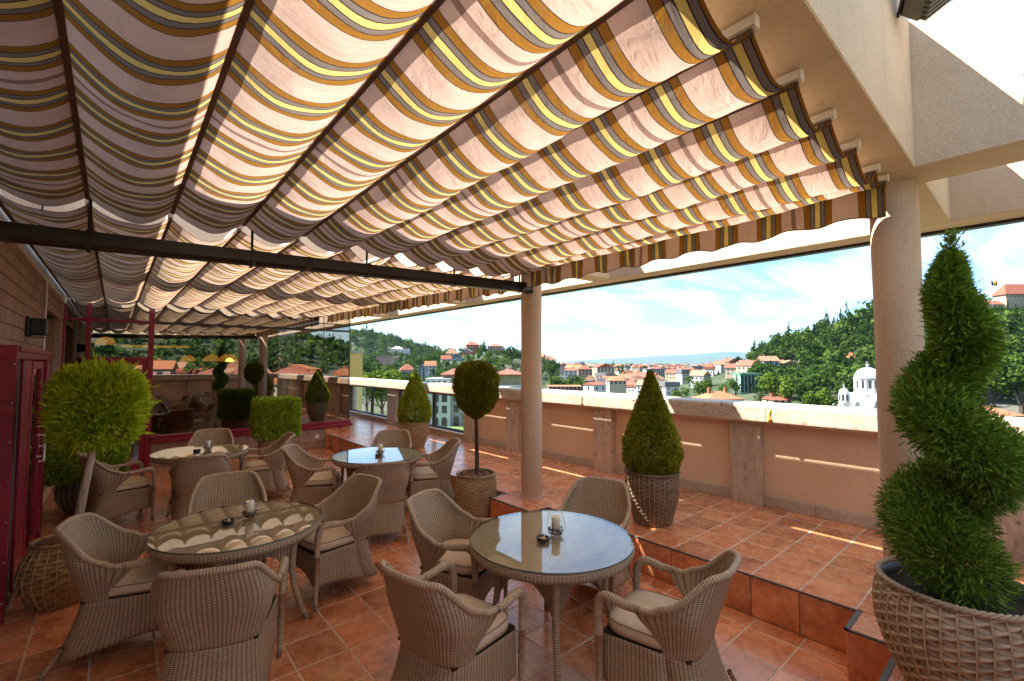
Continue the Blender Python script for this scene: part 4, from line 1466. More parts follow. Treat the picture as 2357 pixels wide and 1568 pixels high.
P = np.concatenate([P, Pt, Pc]); D = np.concatenate([D, Dt, Dc])
crown(st, P, D, rg.uniform(0.022, 0.055, len(P)), rg.uniform(0.0022, 0.005, len(P)), MT['lf_dark'], 1)

# --- cone shrub by the parapet
cs = thing('cone_topiary', 'large yellow-green cone shrub in a dark basket between two parapet piers', 'potted shrub', (4.285, 2.72, ZU + 0.001))
pot(cs, [(0.0, 0.19), (0.1, 0.215), (0.28, 0.265), (0.42, 0.275), (0.52, 0.262)], 34, 26, MT['bk_dark'], 0.008, 0.48)
MB().tube([(0, 0, 0.46), (0, 0.01, 1.0), (0.0, 0.0, 1.3)], [0.022, 0.016, 0.006], 7).build('trunk', MT['trunkdark'], cs)
P, D, rg = cone_pts(38000, (0, 0, 0), [(0.50, 0.20), (0.56, 0.255), (0.68, 0.288), (0.82, 0.275), (1.0, 0.215), (1.2, 0.145), (1.36, 0.085), (1.46, 0.045), (1.56, 0.012)], 21, 0.3, 0.045)
crown(cs, P, D + rg.normal(size=P.shape) * 0.6, rg.uniform(0.014, 0.032, len(P)), rg.uniform(0.005, 0.010, len(P)), MT['lf_cone'], 2)

# --- lollipop tree in the corner of the step
lt = thing('lollipop_topiary', 'olive-green ball tree on a bare stem in a tan basket beside the slim column', 'potted tree', (3.53, 4.785, 0.001))
pot(lt, [(0.0, 0.20), (0.12, 0.232), (0.34, 0.262), (0.46, 0.258), (0.55, 0.232)], 34, 24, MT['bk_tan'], 0.009, 0.515, None, 150)
MB().tube([(0.02, 0.0, 0.5), (0.012, 0.0, 0.9), (0.0, 0.0, 1.25), (0, 0, 1.6)], [0.03, 0.026, 0.024, 0.015], 10).build('trunk', MT['trunkdark'], lt, smooth=True)
P, D, rg = cone_pts(34000, (0, 0, 0), [(1.24, 0.04), (1.30, 0.12), (1.38, 0.20), (1.5, 0.248), (1.65, 0.268), (1.78, 0.255), (1.88, 0.20), (1.94, 0.11), (1.96, 0.03)], 31, 0.3, 0.06)
crown(lt, P, D * 0.8 + np.array([0, 0, 0.9]) + rg.normal(size=P.shape) * 0.3, rg.uniform(0.03, 0.065, len(P)), rg.uniform(0.003, 0.007, len(P)), MT['lf_olive'], 3)

# --- small cone by the windows
sc2 = thing('cone_topiary', 'bright green cone shrub in a tan basket in front of the parapet windows', 'potted shrub', (4.50, 8.13, ZU + 0.001))
pot(sc2, [(0.0, 0.185), (0.1, 0.215), (0.28, 0.28), (0.40, 0.292), (0.49, 0.285)], 30, 20, MT['bk_tan'], 0.010, 0.46)
MB().tube([(0, 0, 0.44), (0, 0.01, 0.9), (0.0, 0.0, 1.2)], [0.02, 0.015, 0.006], 7).build('trunk', MT['trunkdark'], sc2)
P, D, rg = cone_pts(30000, (0, 0, 0), [(0.46, 0.22), (0.52, 0.285), (0.66, 0.315), (0.82, 0.29), (1.0, 0.225), (1.18, 0.15), (1.34, 0.085), (1.46, 0.03)], 41, 0.3, 0.06)
crown(sc2, P, D + rg.normal(size=P.shape) * 0.6, rg.uniform(0.016, 0.034, len(P)), rg.uniform(0.005, 0.010, len(P)), MT['lf_cone2'], 4)

# --- cube shrub in front of the glazing
cb = thing('cube_topiary', 'square-clipped green boxwood in a basket against the glazed front', 'potted shrub', (2.26, 9.2, 0.001))
pot(cb, [(0.0, 0.20), (0.2, 0.245), (0.42, 0.285), (0.56, 0.285), (0.62, 0.27)], 32, 22, MT['bk_tan'], 0.009, 0.58)
MB().tube([(0, 0, 0.56), (0, 0.0, 0.8)], [0.02, 0.015], 7).build('trunk', MT['trunkdark'], cb)
P, D, rg = cube_pts(26000, (0, 0, 0.975), (0.335, 0.335, 0.345), 51)
crown(cb, P, D * 0.6 + rg.normal(size=P.shape) * 0.7, rg.uniform(0.022, 0.040, len(P)), rg.uniform(0.009, 0.015, len(P)), MT['lf_box'], 5)

# --- leaning tree with a clipped lime crown, left
lx = thing('standard_conifer', 'lime-green mop-headed conifer on a leaning trunk in a low honey-coloured basket', 'potted tree', (-0.29, 5.36, 0.001))
pot(lx, [(0.0, 0.155), (0.06, 0.19), (0.17, 0.245), (0.26, 0.258), (0.36, 0.235), (0.46, 0.185), (0.50, 0.17)], 22, 16, MT['bk_honey'], 0.015, 0.475, None, 110)
ox, oy = RT.x * 0.27, RT.y * 0.27
MB().tube([(RT.x * .10, RT.y * .10, 0.46), (RT.x * .15, RT.y * .15, 0.75), (RT.x * .20, RT.y * .20, 1.05), (RT.x * .245, RT.y * .245, 1.3), (ox, oy, 1.6)], [0.033, 0.030, 0.028, 0.026, 0.015], 12).build('trunk', MT['trunk'], lx, smooth=True)
P, D, rg = cube_pts(40000, (ox, oy, 1.60), (0.27, 0.27, 0.305), 61, 0.74, 0.35)
P = P + D * (0.045 * np.sin(P[:, 0] * 21 + 1) * np.sin(P[:, 1] * 19 + 2) * np.sin(P[:, 2] * 17))[:, None] + 0.012 * np.sin(P[:, [1, 2, 0]] * 43)
crown(lx, P, D * 1.0 + np.array([0, 0, 0.55]) + rg.normal(size=P.shape) * 0.45, rg.uniform(0.03, 0.085, len(P)), rg.uniform(0.005, 0.012, len(P)), MT['lf_lime'], 6)

# --- box hedge behind it
bh = thing('box_topiary', 'green boxwood block in a round basket behind the leaning lime-green tree', 'potted shrub', (-0.24, 8.45, 0.001))
pot(bh, [(0.0, 0.19), (0.08, 0.24), (0.22, 0.30), (0.34, 0.305), (0.45, 0.265)], 26, 16, MT['bk_dark'], 0.011, 0.42)
MB().tube([(0, 0, 0.40), (0, 0.0, 0.7)], [0.025, 0.018], 7).build('trunk', MT['trunkdark'], bh)
P, D, rg = cube_pts(26000, (0.02, 0, 0.90), (0.39, 0.39, 0.46), 71)
crown(bh, P, D * 0.6 + rg.normal(size=P.shape) * 0.7, rg.uniform(0.022, 0.04, len(P)), rg.uniform(0.009, 0.015, len(P)), MT['lf_box'], 7)

# ================================================================== THE TOWN AND THE HILLS
ZG = -20.0
FH = Vector((math.sin(YAW), math.cos(YAW), 0))


def ld(x, y):
    return x * RT.x + y * RT.y, x * FH.x + y * FH.y


def xy(l, d):
    return l * RT.x + d * FH.x, l * RT.y + d * FH.y


HILLS = [(62, 470, 335, 270, 120, 4), (72, -420, 880, 290, 240, 4), (31, -24, 430, 78, 95, 2), (11, -85, 270, 55, 60, 2), (10, 130, 900, 260, 260, 2)]


def H_np(x, y):
    l = x * RT.x + y * RT.y
    d = x * FH.x + y * FH.y
    z = np.full(np.shape(l), ZG, dtype=float)
    for (A, l0, d0, sl, sd, e) in HILLS:
        z = z + A * np.exp(-np.abs((l - l0) / sl) ** e - np.abs((d - d0) / sd) ** (2 if e == 2 else 3))
    # wooded ridge behind the viewer, seen only as a mirror image
    z = z + 120 * np.exp(-np.abs((x + 160) / 420) ** 3 - np.abs((y + 760) / 230) ** 2)
    z = z + 1.2 * np.sin(x * 0.021 + 1) * np.sin(y * 0.017) * np.minimum(1, np.hypot(x, y) / 400)
    return z


def H(x, y):
    return float(H_np(np.array([x]), np.array([y]))[0])


def mat_ground():
    m, t, out = newmat('town_ground')
    P = wpos(t)
    n1 = noise(t, P, 0.02, 6, 0.65)
    n2 = noise(t, P, 0.25, 4, 0.6)
    c = ramp(t, n1, [(0.32, (0.018, 0.034, 0.010)), (0.50, (0.034, 0.055, 0.017)), (0.60, (0.075, 0.075, 0.05)), (0.75, (0.12, 0.11, 0.095))])
    c = mixc(t, 0.5, c, ramp(t, n2, [(0.3, (0.7,) * 3), (0.7, (1.15,) * 3)]), 'MULTIPLY')
    bsdf(t, out, c, 0.95)
    return m


rad_ = np.concatenate([[0.0], np.geomspace(25, 16500, 130)])
ang_ = np.linspace(0, 2 * PI, 261)[:-1]
RR, AA = np.meshgrid(rad_, ang_, indexing='ij')
X_, Y_ = RR * np.cos(AA), RR * np.sin(AA)
Z_ = H_np(X_, Y_)
n1, n2 = X_.shape
idx = np.arange(n1 * n2).reshape(n1, n2)
Fq = np.stack([idx[:-1], idx[1:], np.roll(idx, -1, 1)[1:], np.roll(idx, -1, 1)[:-1]], -1).reshape(-1, 4)
tag(link('ground', mk('ground', np.stack([X_, Y_, Z_], -1).reshape(-1, 3), Fq, mat_ground(), smooth=True)), kind='structure')

# ---- far mountains
MT['mount'] = plain('forested_mountain', (0.045, 0.07, 0.045), 1.0, 0.3, 0.002)


def ridge(name, pts, d, depth):
    L_ = [(px - PCX) / FPX * d for px, _ in pts]
    Z0 = [CAMH + (836 - py) / FPX * d for _, py in pts]
    ls = np.linspace(L_[0], L_[-1], 220)
    top_ = np.interp(ls, L_, Z0)
    rg = np.random.default_rng(3)
    w = rg.normal(size=220)
    for _ in range(2): w = np.convolve(w, np.ones(5) / 5, 'same')
    top_ = top_ + w * 16
    P = []
    for k in range(9):
        f = k / 8
        hgt = 1 - abs(2 * f - 1) ** 1.3
        wob = np.interp(np.arange(220) + k * 9, np.arange(300) % 220 + (np.arange(300) // 220) * 220, np.tile(w, 2)[:300])
        row = []
        for i in range(220):
            x, y = xy(ls[i], d + (f - 0.5) * depth)
            row.append((x, y, ZG - 2 + (top_[i] - ZG + 2) * hgt * (1 + 0.1 * wob[i] * (f != 0.5))))
        P.append(row)
    o = MB().grid(np.array(P)).build(name, MT['mount'], None, smooth=True)
    return tag(o, kind='structure')


ridge('mountain_range', [(1180, 838), (1260, 836), (1310, 832), (1350, 829), (1400, 826), (1470, 822), (1540, 818), (1600, 815), (1640, 811), (1680, 809), (1720, 813), (1770, 817), (1830, 816), (1900, 820), (2050, 816), (2300, 812), (2700, 815)], 14000, 2600)

# ---- woods
def mat_forest(name, a, b, c):
    m, t, out = newmat(name)
    g = N(t, 'ShaderNodeNewGeometry')
    n = noise(t, g.outputs['Position'], 0.03, 3, 0.6)
    tv = N(t, 'ShaderNodeAttribute', attribute_name='tree').outputs['Fac']
    f = M2(t, 'ADD', M2(t, 'ADD', M2(t, 'MULTIPLY', g.outputs['Random Per Island'], 0.22), M2(t, 'MULTIPLY', n, 0.30)), M2(t, 'MULTIPLY', tv, 0.48))
    col = ramp(t, f, [(0.2, a), (0.5, b), (0.8, c)])
    p = N(t, 'ShaderNodeBsdfDiffuse', {'Color': col})
    tr = N(t, 'ShaderNodeBsdfTranslucent', {'Color': col})
    mx = N(t, 'ShaderNodeMixShader', {0: 0.3, 1: p.outputs[0], 2: tr.outputs[0]})
    t.links.new(mx.outputs[0], out.inputs[0])
    return m


MT['wood'] = mat_forest('wood_foliage', (0.014, 0.034, 0.008), (0.042, 0.080, 0.016), (0.095, 0.140, 0.028))
MT['woodbright'] = mat_forest('bright_foliage', (0.03, 0.058, 0.01), (0.085, 0.135, 0.018), (0.16, 0.215, 0.03))
MT['wooddark'] = mat_forest('dark_foliage', (0.012, 0.032, 0.012), (0.03, 0.06, 0.02), (0.06, 0.10, 0.03))


def tree_quads(bases, hts, rads, nq, size, seed, conifer=None):
    """leaf clumps for many trees: an uneven crown of several lobes above each base"""
    rg = np.random.default_rng(seed)
    T = len(bases)
    k = 6
    lob = rg.normal(size=(T, k, 3)); lob /= np.linalg.norm(lob, axis=2, keepdims=True)
    lob *= rg.uniform(0.3, 0.62, (T, k, 1))
    which = rg.integers(0, k, (T, nq))
    d = rg.normal(size=(T, nq, 3)); d /= np.linalg.norm(d, axis=2, keepdims=True)
    c = np.take_along_axis(lob, which[:, :, None].repeat(3, 2), 1) + d * rg.uniform(0.34, 0.5, (T, nq, 1))
    zf = (c[:, :, 2:] + 1) / 2
    if conifer is not None:
        taper = np.where(conifer[:, None, None], 1.15 * np.clip(1 - zf, 0.03, 1) + 0.05, 1.0)
        c[:, :, :2] *= taper
    P = np.empty((T, nq, 3))
    P[:, :, :2] = bases[:, None, :2] + c[:, :, :2] * rads[:, None, None]
    P[:, :, 2] = bases[:, None, 2] + hts[:, None] * (0.22 + 0.78 * np.clip(zf[:, :, 0], -0.1, 1.12))
    P = P.reshape(-1, 3)
    nn = d.reshape(-1, 3) + rg.normal(size=P.shape) * 0.5
    nn /= np.linalg.norm(nn, axis=1, keepdims=True)
    a = np.cross(nn, rg.normal(size=P.shape)); a /= np.linalg.norm(a, axis=1, keepdims=True)
    b = np.cross(nn, a)
    s = (size * np.repeat(rads, nq) * rg.uniform(0.6, 1.3, len(P)))[:, None]
    V = np.stack([P - a * s, P - b * s * 0.8, P + a * s, P + b * s * 0.8], 1).reshape(-1, 3)
    return V


def wood(name, label, pts, h, mat, nq, seed, size=0.2, conif=0.0):
    rg = np.random.default_rng(seed)
    pts = np.asarray(pts)
    z = H_np(pts[:, 0], pts[:, 1])
    hts = h * np.exp(rg.normal(0, 0.25, len(pts)))
    dd = pts @ np.array([FH.x, FH.y]); pxs = PCX + FPX * (pts @ np.array([RT.x, RT.y])) / dd
    yt_ = 836 - (z + hts - CAMH) / dd * FPX
    for (a_, b_, yb_, dh) in VIEW:
        m_ = hts * 0.2 / dd * FPX
        hit = (pxs > a_ - m_) & (pxs < b_ + m_) & (dd > 30) & (dd < dh + 8) & (yt_ < yb_ - 4)
        hts = np.where(hit, np.minimum(hts, (836 - (yb_ - 4)) / FPX * dd + CAMH - z), hts)
    ok = hts > 2.0
    pts, z, hts = pts[ok], z[ok], hts[ok]
    con = rg.random(len(pts)) < conif
    rads = np.where(con, hts * 0.26, hts * rg.uniform(0.38, 0.5, len(pts)))
    hts = np.where(con, hts * 1.3, hts)
    V = tree_quads(np.column_stack([pts, z]), hts, rads, nq, size, seed, con)
    o = link(name, mk(name, V, np.arange(len(V)).reshape(-1, 4), mat))
    tv = np.where(con, rg.uniform(0.0, 0.3, len(pts)), np.clip(rg.normal(0.55, 0.28, len(pts)), 0, 1))
    o.data.attributes.new('tree', 'FLOAT', 'POINT').data.foreach_set('value', np.repeat(tv, nq * 4).astype(np.float32))
    return tag(o, label, 'woodland', kind='stuff')


def scatter(n, l0, l1, d0, d1, cond, seed):
    rg = np.random.default_rng(seed)
    out = []
    while len(out) < n:
        l, d = rg.uniform(l0, l1), rg.uniform(d0, d1)
        if cond(l, d):
            out.append(xy(l, d))
    return out


KEEP = []                                    # footprints of buildings (x, y, r)
VIEW = []                                    # what must stay in sight: px0, px1, base row, depth


def free(x, y, m=2):
    return all((x - a) ** 2 + (y - b) ** 2 > (r + m) ** 2 for a, b, r in KEEP)


# ---- buildings
MT['roofred'] = plain('red_roof_tiles', (0.24, 0.07, 0.04), 0.85, 0.25, 0.5)
MT['rooforange'] = plain('orange_roof_tiles', (0.32, 0.115, 0.05), 0.85, 0.2, 0.5)
MT['rooftan'] = plain('tan_roof_tiles', (0.27, 0.145, 0.085), 0.85, 0.2, 0.5)
MT['roofgrey'] = plain('grey_roof', (0.12, 0.11, 0.115), 0.8, 0.2, 0.5)
MT['roofgreen'] = plain('green_roof', (0.08, 0.20, 0.13), 0.6, 0.1, 0.5)
MT['wwhite'] = plain('white_render', (0.50, 0.49, 0.48), 0.9, 0.08, 0.3)
MT['wcream'] = plain('cream_render', (0.38, 0.32, 0.23), 0.9, 0.1, 0.3)
MT['wpink'] = plain('pink_render', (0.34, 0.20, 0.16), 0.9, 0.1, 0.3)
MT['wgrey'] = plain('grey_render', (0.32, 0.32, 0.33), 0.9, 0.1, 0.3)
MT['wred'] = plain('red_render', (0.45, 0.16, 0.10), 0.9, 0.1, 0.3)
MT['wyellow'] = plain('yellow_render', (0.66, 0.38, 0.11), 0.9, 0.08, 0.8)
MT['wgreen'] = plain('pale_green_render', (0.20, 0.31, 0.25), 0.8, 0.08, 0.3)
MT['wstone'] = mat_stone('old_stone_wall', (0.42, 0.33, 0.25), (0.2, 0.15, 0.11), 0.6, 0.9, 1.2)
MT['win'] = plain('dark_window', (0.035, 0.04, 0.05), 0.15, 0.2, 0.5)
MT['dome'] = plain('pale_metal_dome', (0.52, 0.55, 0.60), 0.4, 0.12, 0.4)
WINM = {}


def window_mesh(w, h, arch=False):
    k_ = (round(w, 2), round(h, 2), arch)
    if k_ not in WINM:
        mb = MB()
        if arch:
            pts = [(-w / 2, -h / 2), (w / 2, -h / 2)] + [(w / 2 * math.cos(a), h / 2 - w / 2 + w / 2 * math.sin(a)) for a in np.linspace(0, PI, 9)]
            n_ = len(pts)
            V = [(x, -0.06, z) for x, z in pts] + [(x, 0.1, z) for x, z in pts]
            mb.add(V, [tuple(range(n_))] + [(i, n_ + i, n_ + (i + 1) % n_, (i + 1) % n_) for i in range(n_)])
        else:
            mb.box(-w / 2, w / 2, -0.06, 0.1, -h / 2, h / 2)
        WINM[k_] = mb.mesh('window', MT['win'])
    return WINM[k_]


def roof_mb(w, dp, z0, z1, kind, ov=0.5, x0=0, y0=0):
    mb = MB()
    a, b = w / 2 + ov, dp / 2 + ov
    t = 0.25
    if kind == 'hip':
        r = max(0.0, a - b) if a > b else 0.0
        ry = max(0.0, b - a)
        V = [(-a, -b, z0), (a, -b, z0), (a, b, z0), (-a, b, z0), (-r, -ry, z1), (r, -ry, z1), (r, ry, z1), (-r, ry, z1), (-a, -b, z0 - t), (a, -b, z0 - t), (a, b, z0 - t), (-a, b, z0 - t)]
        F = [(0, 1, 5, 4), (1, 2, 6, 5), (2, 3, 7, 6), (3, 0, 4, 7), (8, 9, 1, 0), (9, 10, 2, 1), (10, 11, 3, 2), (11, 8, 0, 3), (11, 10, 9, 8)]
        if r > 0 or ry > 0: F.append((4, 5, 6, 7))
    elif kind == 'gable_front':
        V = [(-a, -b, z0), (a, -b, z0), (a, b, z0), (-a, b, z0), (0, -b, z1), (0, b, z1)]
        F = [(0, 4, 5, 3), (4, 1, 2, 5), (0, 1, 4), (2, 3, 5), (3, 2, 1, 0)]
    elif kind == 'flat':
        V = [(x, y, z) for z in (z0, z1) for y in (-b, b) for x in (-a, a)]
        F = [(0, 2, 3, 1), (4, 5, 7, 6), (0, 1, 5, 4), (2, 6, 7, 3), (0, 4, 6, 2), (1, 3, 7, 5)]
    else:
        V = [(-a, -b, z0), (a, -b, z0), (a, b, z0), (-a, b, z0), (-a, 0, z1), (a, 0, z1)]
        F = [(0, 1, 5, 4), (2, 3, 4, 5), (1, 2, 5), (3, 0, 4), (3, 2, 1, 0)]
    V = [(v[0] + x0, v[1] + y0, v[2]) for v in V]
    return mb.add(V, F)


def house(name, px0, px1, yt, ye, yb, d, label, wall, roof, kind='hip', turn=0, rows=2, cols=3, arch=False, dp=None, chim=0, cat='house', wsz=(1.0, 1.5), group=None):
    px = (px0 + px1) / 2
    zb, ze, zt = at(px, yb, d).z, at(px, ye, d).z, at(px, yt, d).z
    w = (px1 - px0) / FPX * d
    dp = dp or w * 0.75
    p = at(px, 836, d)
    x, y = p.x + FH.x * dp / 2, p.y + FH.y * dp / 2
    KEEP.append((x, y, max(w, dp) * 0.62))
    VIEW.append((px0 - 2, px1 + 2, (ye + yb) / 2 + 3, d))
    zg = min(H(x, y), H(p.x, p.y), zb) - 0.5
    t = thing(name, label, cat, (x, y, zg), -YAW + math.radians(turn), group)
    e, tt = ze - zg, zt - zg
    bxo('wall', MT[wall], t, -w / 2, w / 2, -dp / 2, dp / 2, 0, e)
    rf = roof_mb(w, dp, e, tt, kind, 0.4 if kind != 'flat' else 0.15).build('roof', MT[roof], t, fix=True)
    for i in range(chim):
        cx = (-0.25 + 0.5 * i) * w
        MB().box(cx - 0.4, cx + 0.4, -0.4, 0.4, e + 0.2 * (tt - e), tt + 0.9).box(cx - 0.5, cx + 0.5, -0.5, 0.5, tt + 0.9, tt + 1.1).build('chimney', MT[roof], rf)
    wm = window_mesh(*wsz, arch)
    z_lo = max(zb - zg, 0.5)
    for r in range(rows):
        for c in range(cols):
            hh = z_lo + (e - z_lo) * (r + 0.55) / rows
            link('window', wm, t, (w * ((c + 0.5) / cols - 0.5), -dp / 2 - 0.01, hh))
            if c == 0 and turn >= 0:
                o = link('window', wm, t, (-w / 2 - 0.01, 0, hh)); o.rotation_euler = (0, 0, -PI / 2)
    return t


# hillside houses seen between the glazing and the slim column
house('villa', 1071, 1100, 786, 794, 806, 430, 'red-roofed villa on the hilltop left of the pink mansion', 'wred', 'roofred', 'hip', 12, 2, 4, chim=1)
house('mansion', 1123, 1155, 791, 797, 815, 430, 'pink mansion with red roof on the hilltop behind the ball tree', 'wpink', 'roofred', 'hip', -10, 3, 5)
house('house', 1024, 1052, 800, 814, 828, 400, 'tan hip-roofed house with a tall chimney on the wooded slope', 'wcream', 'rooftan', 'hip', 8, 2, 3, chim=1)
house('house', 1040, 1063, 814, 822, 834, 385, 'small pale blue gabled house in front of the tan-roofed house', 'wgrey', 'roofgrey', 'gable_front', 0, 2, 2)
house('house', 1014, 1036, 818, 827, 836, 392, 'orange-roofed house left of the blue gable on the slope', 'wcream', 'roofred', 'gable', 15, 1, 2)
house('house', 1065, 1086, 803, 810, 818, 412, 'small red timber house below the hilltop villa', 'wred', 'roofgrey', 'gable_front', -12, 1, 2)
house('villa', 898, 925, 797, 803, 814, 720, 'bright white villa high on the far wooded hill', 'wwhite', 'wwhite', 'hip', 10, 3, 5)
house('villa', 922, 940, 803, 807, 816, 715, 'white annexe with flat roof beside the white hill villa', 'wwhite', 'wwhite', 'flat', 0, 2, 4)
house('house', 918, 951, 838, 852, 866, 330, 'pink-roofed house with dormers among the trees above the coping', 'wcream', 'roofred', 'hip', 20, 1, 4)
house('house', 962, 979, 838, 848, 874, 285, 'narrow white house with grey gable and stacked windows', 'wgrey', 'roofgrey', 'gable_front', 0, 4, 2)
house('house', 976, 1001, 831, 842, 856, 300, 'orange-roofed house joined behind the narrow white gable', 'wwhite', 'rooforange', 'gable', 10, 2, 3)
house('house', 866, 900, 819, 821, 826, 520, 'low pale building half hidden on the far wooded slope', 'wpink', 'rooftan', 'flat', 0, 1, 5)
# the white palace across the park
pal = thing('palace', 'white palace with arched windows and red-roofed loggias beyond the park', 'building', (*gpos(1098, 160), ZG), -YAW)
KEEP.append((*gpos(1098, 170), 26))
bxo('wall', MT['wgrey'], pal, -16.0, 17.0, 0, 16, -1, at(1098, 886, 160).z - ZG)
bxo('terrace_wing', MT['wwhite'], pal, -17.5, -9.0, -3.0, 12, -1, at(1000, 871, 160).z - ZG)
bxo('cornice', MT['wwhite'], pal, -16.3, 17.3, -0.3, 0.2, at(1098, 889, 160).z - ZG, at(1098, 886.5, 160).z - ZG)
for (a, b) in ((1018, 1061), (1072, 1128), (1137, 1203)):
    x0, x1 = (a - 1098) / FPX * 160, (b - 1098) / FPX * 160
    z0, z1, z2 = at(a, 887, 160).z - ZG, at(a, 862, 160).z - ZG, at(a, 849, 160).z - ZG
    bxo('loggia_wall', MT['wcream'], pal, x0, x1, 1.5, 11, z0, z1)
    roof_mb(x1 - x0, 12, z1 + 0.02, z2, 'hip', 0.8, (x0 + x1) / 2, 6).build('roof', MT['roofred'], pal, fix=True)
    m_ = max(4, int((x1 - x0) / 0.9))
    for i in range(m_ + 1):
        xx = x0 + (x1 - x0) * i / m_
        MB().tube([(xx, 1.0, z0), (xx, 1.0, z1)], 0.16, 6).build('loggia_column', MT['wcream'], pal)
for r, (yy, arch, wz) in enumerate(((912, True, (1.9, 3.6)), (940, False, (1.7, 2.6)), (968, True, (1.9, 3.4)))):
    zz = at(1030, yy, 160).z - ZG
    for i in range(9):
        link('window', window_mesh(*wz, arch), pal, (-14.6 + i * 3.7 + (0.8 if i == 0 else 0), -0.02 if i > 1 else -3.03, zz))
for i in range(4):
    link('window', window_mesh(0.8, 1.0, True), pal, (-16.5 + i * 1.9, -3.04, at(1000, 879, 160).z - ZG))

# yellow tower of the neighbouring wing
yt_ = thing('stair_tower', 'yellow plastered tower just beyond the far corner of the parapet', 'building', (*gpos(808, 42), ZG), -YAW)
bxo('wall', MT['wyellow'], yt_, -0.75, 0.53, 0, 1.6, 0, at(808, 813, 42).z - ZG)
bxo('capping', MT['wcream'], yt_, -0.8, 0.60, -0.06, 1.7, at(808, 813, 42).z - ZG, at(808, 808, 42).z - ZG)
bxo('lower_cladding', MT['wwhite'], yt_, -0.76, 0.34, -0.05, 1.0, 0, at(808, 880, 42).z - ZG)

# right part of the view
house('house', 1349, 1392, 880, 886, 903, 215, 'white gabled house with red roof left of the cone shrub', 'wwhite', 'roofred', 'gable', 38, 1, 2)
house('long_building', 1262, 1336, 887, 889.5, 900, 190, 'long terracotta-roofed building just above the coping beside the slim column', 'wpink', 'rooforange', 'gable', 0, 1, 8, dp=8)
house('house', 1620, 1706, 902, 919, 930, 150, 'orange hip-roofed house with chimneys just above the coping', 'wcream', 'rooforange', 'hip', 12, 1, 4, chim=2)
house('house', 1776, 1820, 914, 921, 930, 160, 'low orange roof with two chimneys right of the hip-roofed house', 'wcream', 'roofred', 'gable', 0, 1, 3, chim=2, dp=7)
house('office_building', 1703, 1752, 859, 864, 904, 260, 'pale green office block with green roof and glass front', 'wgreen', 'roofgreen', 'flat', 0, 6, 6, cat='building', wsz=(1.5, 1.6))
house('villa', 1703, 1728, 835, 840, 856, 345, 'white flat-roofed villa at the foot of the wooded hill', 'wwhite', 'wwhite', 'flat', 0, 3, 4)
house('villa', 1782, 1812, 828, 835, 850, 315, 'villa with broad tan roof on the hill shoulder', 'wcream', 'rooftan', 'gable', 18, 2, 4)
house('house', 1808, 1836, 829, 836, 848, 308, 'timber-balconied house with tan roof at the edge of the wood', 'wpink', 'rooftan', 'gable_front', -10, 2, 3)
house('house', 1757, 1776, 822, 830, 842, 343, 'red-roofed villa with a pointed turret on the hill shoulder', 'wwhite', 'roofred', 'hip', 0, 2, 3)
house('apartment_block', 1487, 1528, 849, 851, 866, 420, 'grey apartment block above the middle of the old town roofs', 'wgrey', 'roofgrey', 'flat', 0, 4, 9, cat='building')
house('apartment_block', 1370, 1412, 836, 846, 862, 380, 'tall cream apartment house with red gables above the old town', 'wcream', 'roofred', 'gable_front', 10, 4, 5, cat='building')
house('house', 1328, 1360, 842, 850, 864, 360, 'pink house with red hip roof left of the tall gabled apartment house', 'wpink', 'roofred', 'hip', 10, 2, 4)
house('house', 1300, 1330, 846, 853, 866, 330, 'white house with red roof among trees right of the slim column', 'wwhite', 'roofred', 'hip', -10, 2, 3)
house('house', 1400, 1440, 868, 876, 888, 260, 'wide orange-roofed house left of the tip of the cone shrub', 'wcream', 'rooforange', 'hip', 5, 1, 4)
house('chapel', 1953, 1976, 811, 824, 836, 276, 'small chapel with pointed orange roof in the wood', 'wcream', 'rooforange', 'hip', 0, 1, 1, cat='chapel')
house('house', 2240, 2356, 938, 957, 975, 120, 'house with broad orange roof behind the coping right of the spiral tree', 'wcream', 'rooforange', 'hip', 5, 1, 5)

# ---- white domed church
CH = thing('church', 'white domed church with cross-topped towers left of the large column', 'church', (*gpos(1995, 172), ZG), -YAW)
KEEP.append((*gpos(1995, 172), 14)); KEEP.append((*gpos(1935, 165), 5))
VIEW.append((1915, 2080, 940, 160))
zc_ = lambda yy, dd=172: at(1995, yy, dd).z - ZG


def drum(par_, x, y, r, z0, z1, zd, nwin, wz, cross):
    MB().lathe([(r, z0), (r, z1 - 0.5), (r * 1.1, z1 - 0.35), (r * 1.12, z1), (r * 0.98, z1 + 0.01)], 24, x, y).build('drum', MT['wwhite'], par_)
    hd = zd - z1
    dm = MB().lathe([(r * 1.02 * math.cos(a), z1 + hd * 0.86 * math.sin(a)) for a in np.linspace(0, 1.5, 9)] + [(r * 0.09, z1 + hd)], 24, x, y).build('dome', MT['dome'], par_, smooth=False)
    w2 = MB()
    w2.box(x - 0.09, x + 0.09, y - 0.09, y + 0.09, zd, zd + cross).box(x - cross * 0.28, x + cross * 0.28, y - 0.08, y + 0.08, zd + cross * 0.55, zd + cross * 0.7)
    w2.build('cross', MT['wwhite'], dm)
    MB().lathe([(r * 0.10, zd - 0.1), (r * 0.16, zd + 0.2), (r * 0.06, zd + 0.5)], 10, x, y).build('finial', MT['dome'], dm)
    for i in range(nwin):
        a = -PI / 2 + 2 * PI * i / nwin
        o = link('window', window_mesh(*wz, True), par_, (x + (r + 0.0) * math.cos(a), y + (r + 0.0) * math.sin(a), z0 + (z1 - z0) * 0.52))
        o.rotation_euler = (0, 0, a + PI / 2)
        q = a + PI / nwin
        MB().tube([(x + (r + .1) * math.cos(q), y + (r + .1) * math.sin(q), z0), (x + (r + .1) * math.cos(q), y + (r + .1) * math.sin(q), z1 - 0.4)], 0.22, 8).build('colonnette', MT['wwhite'], par_)


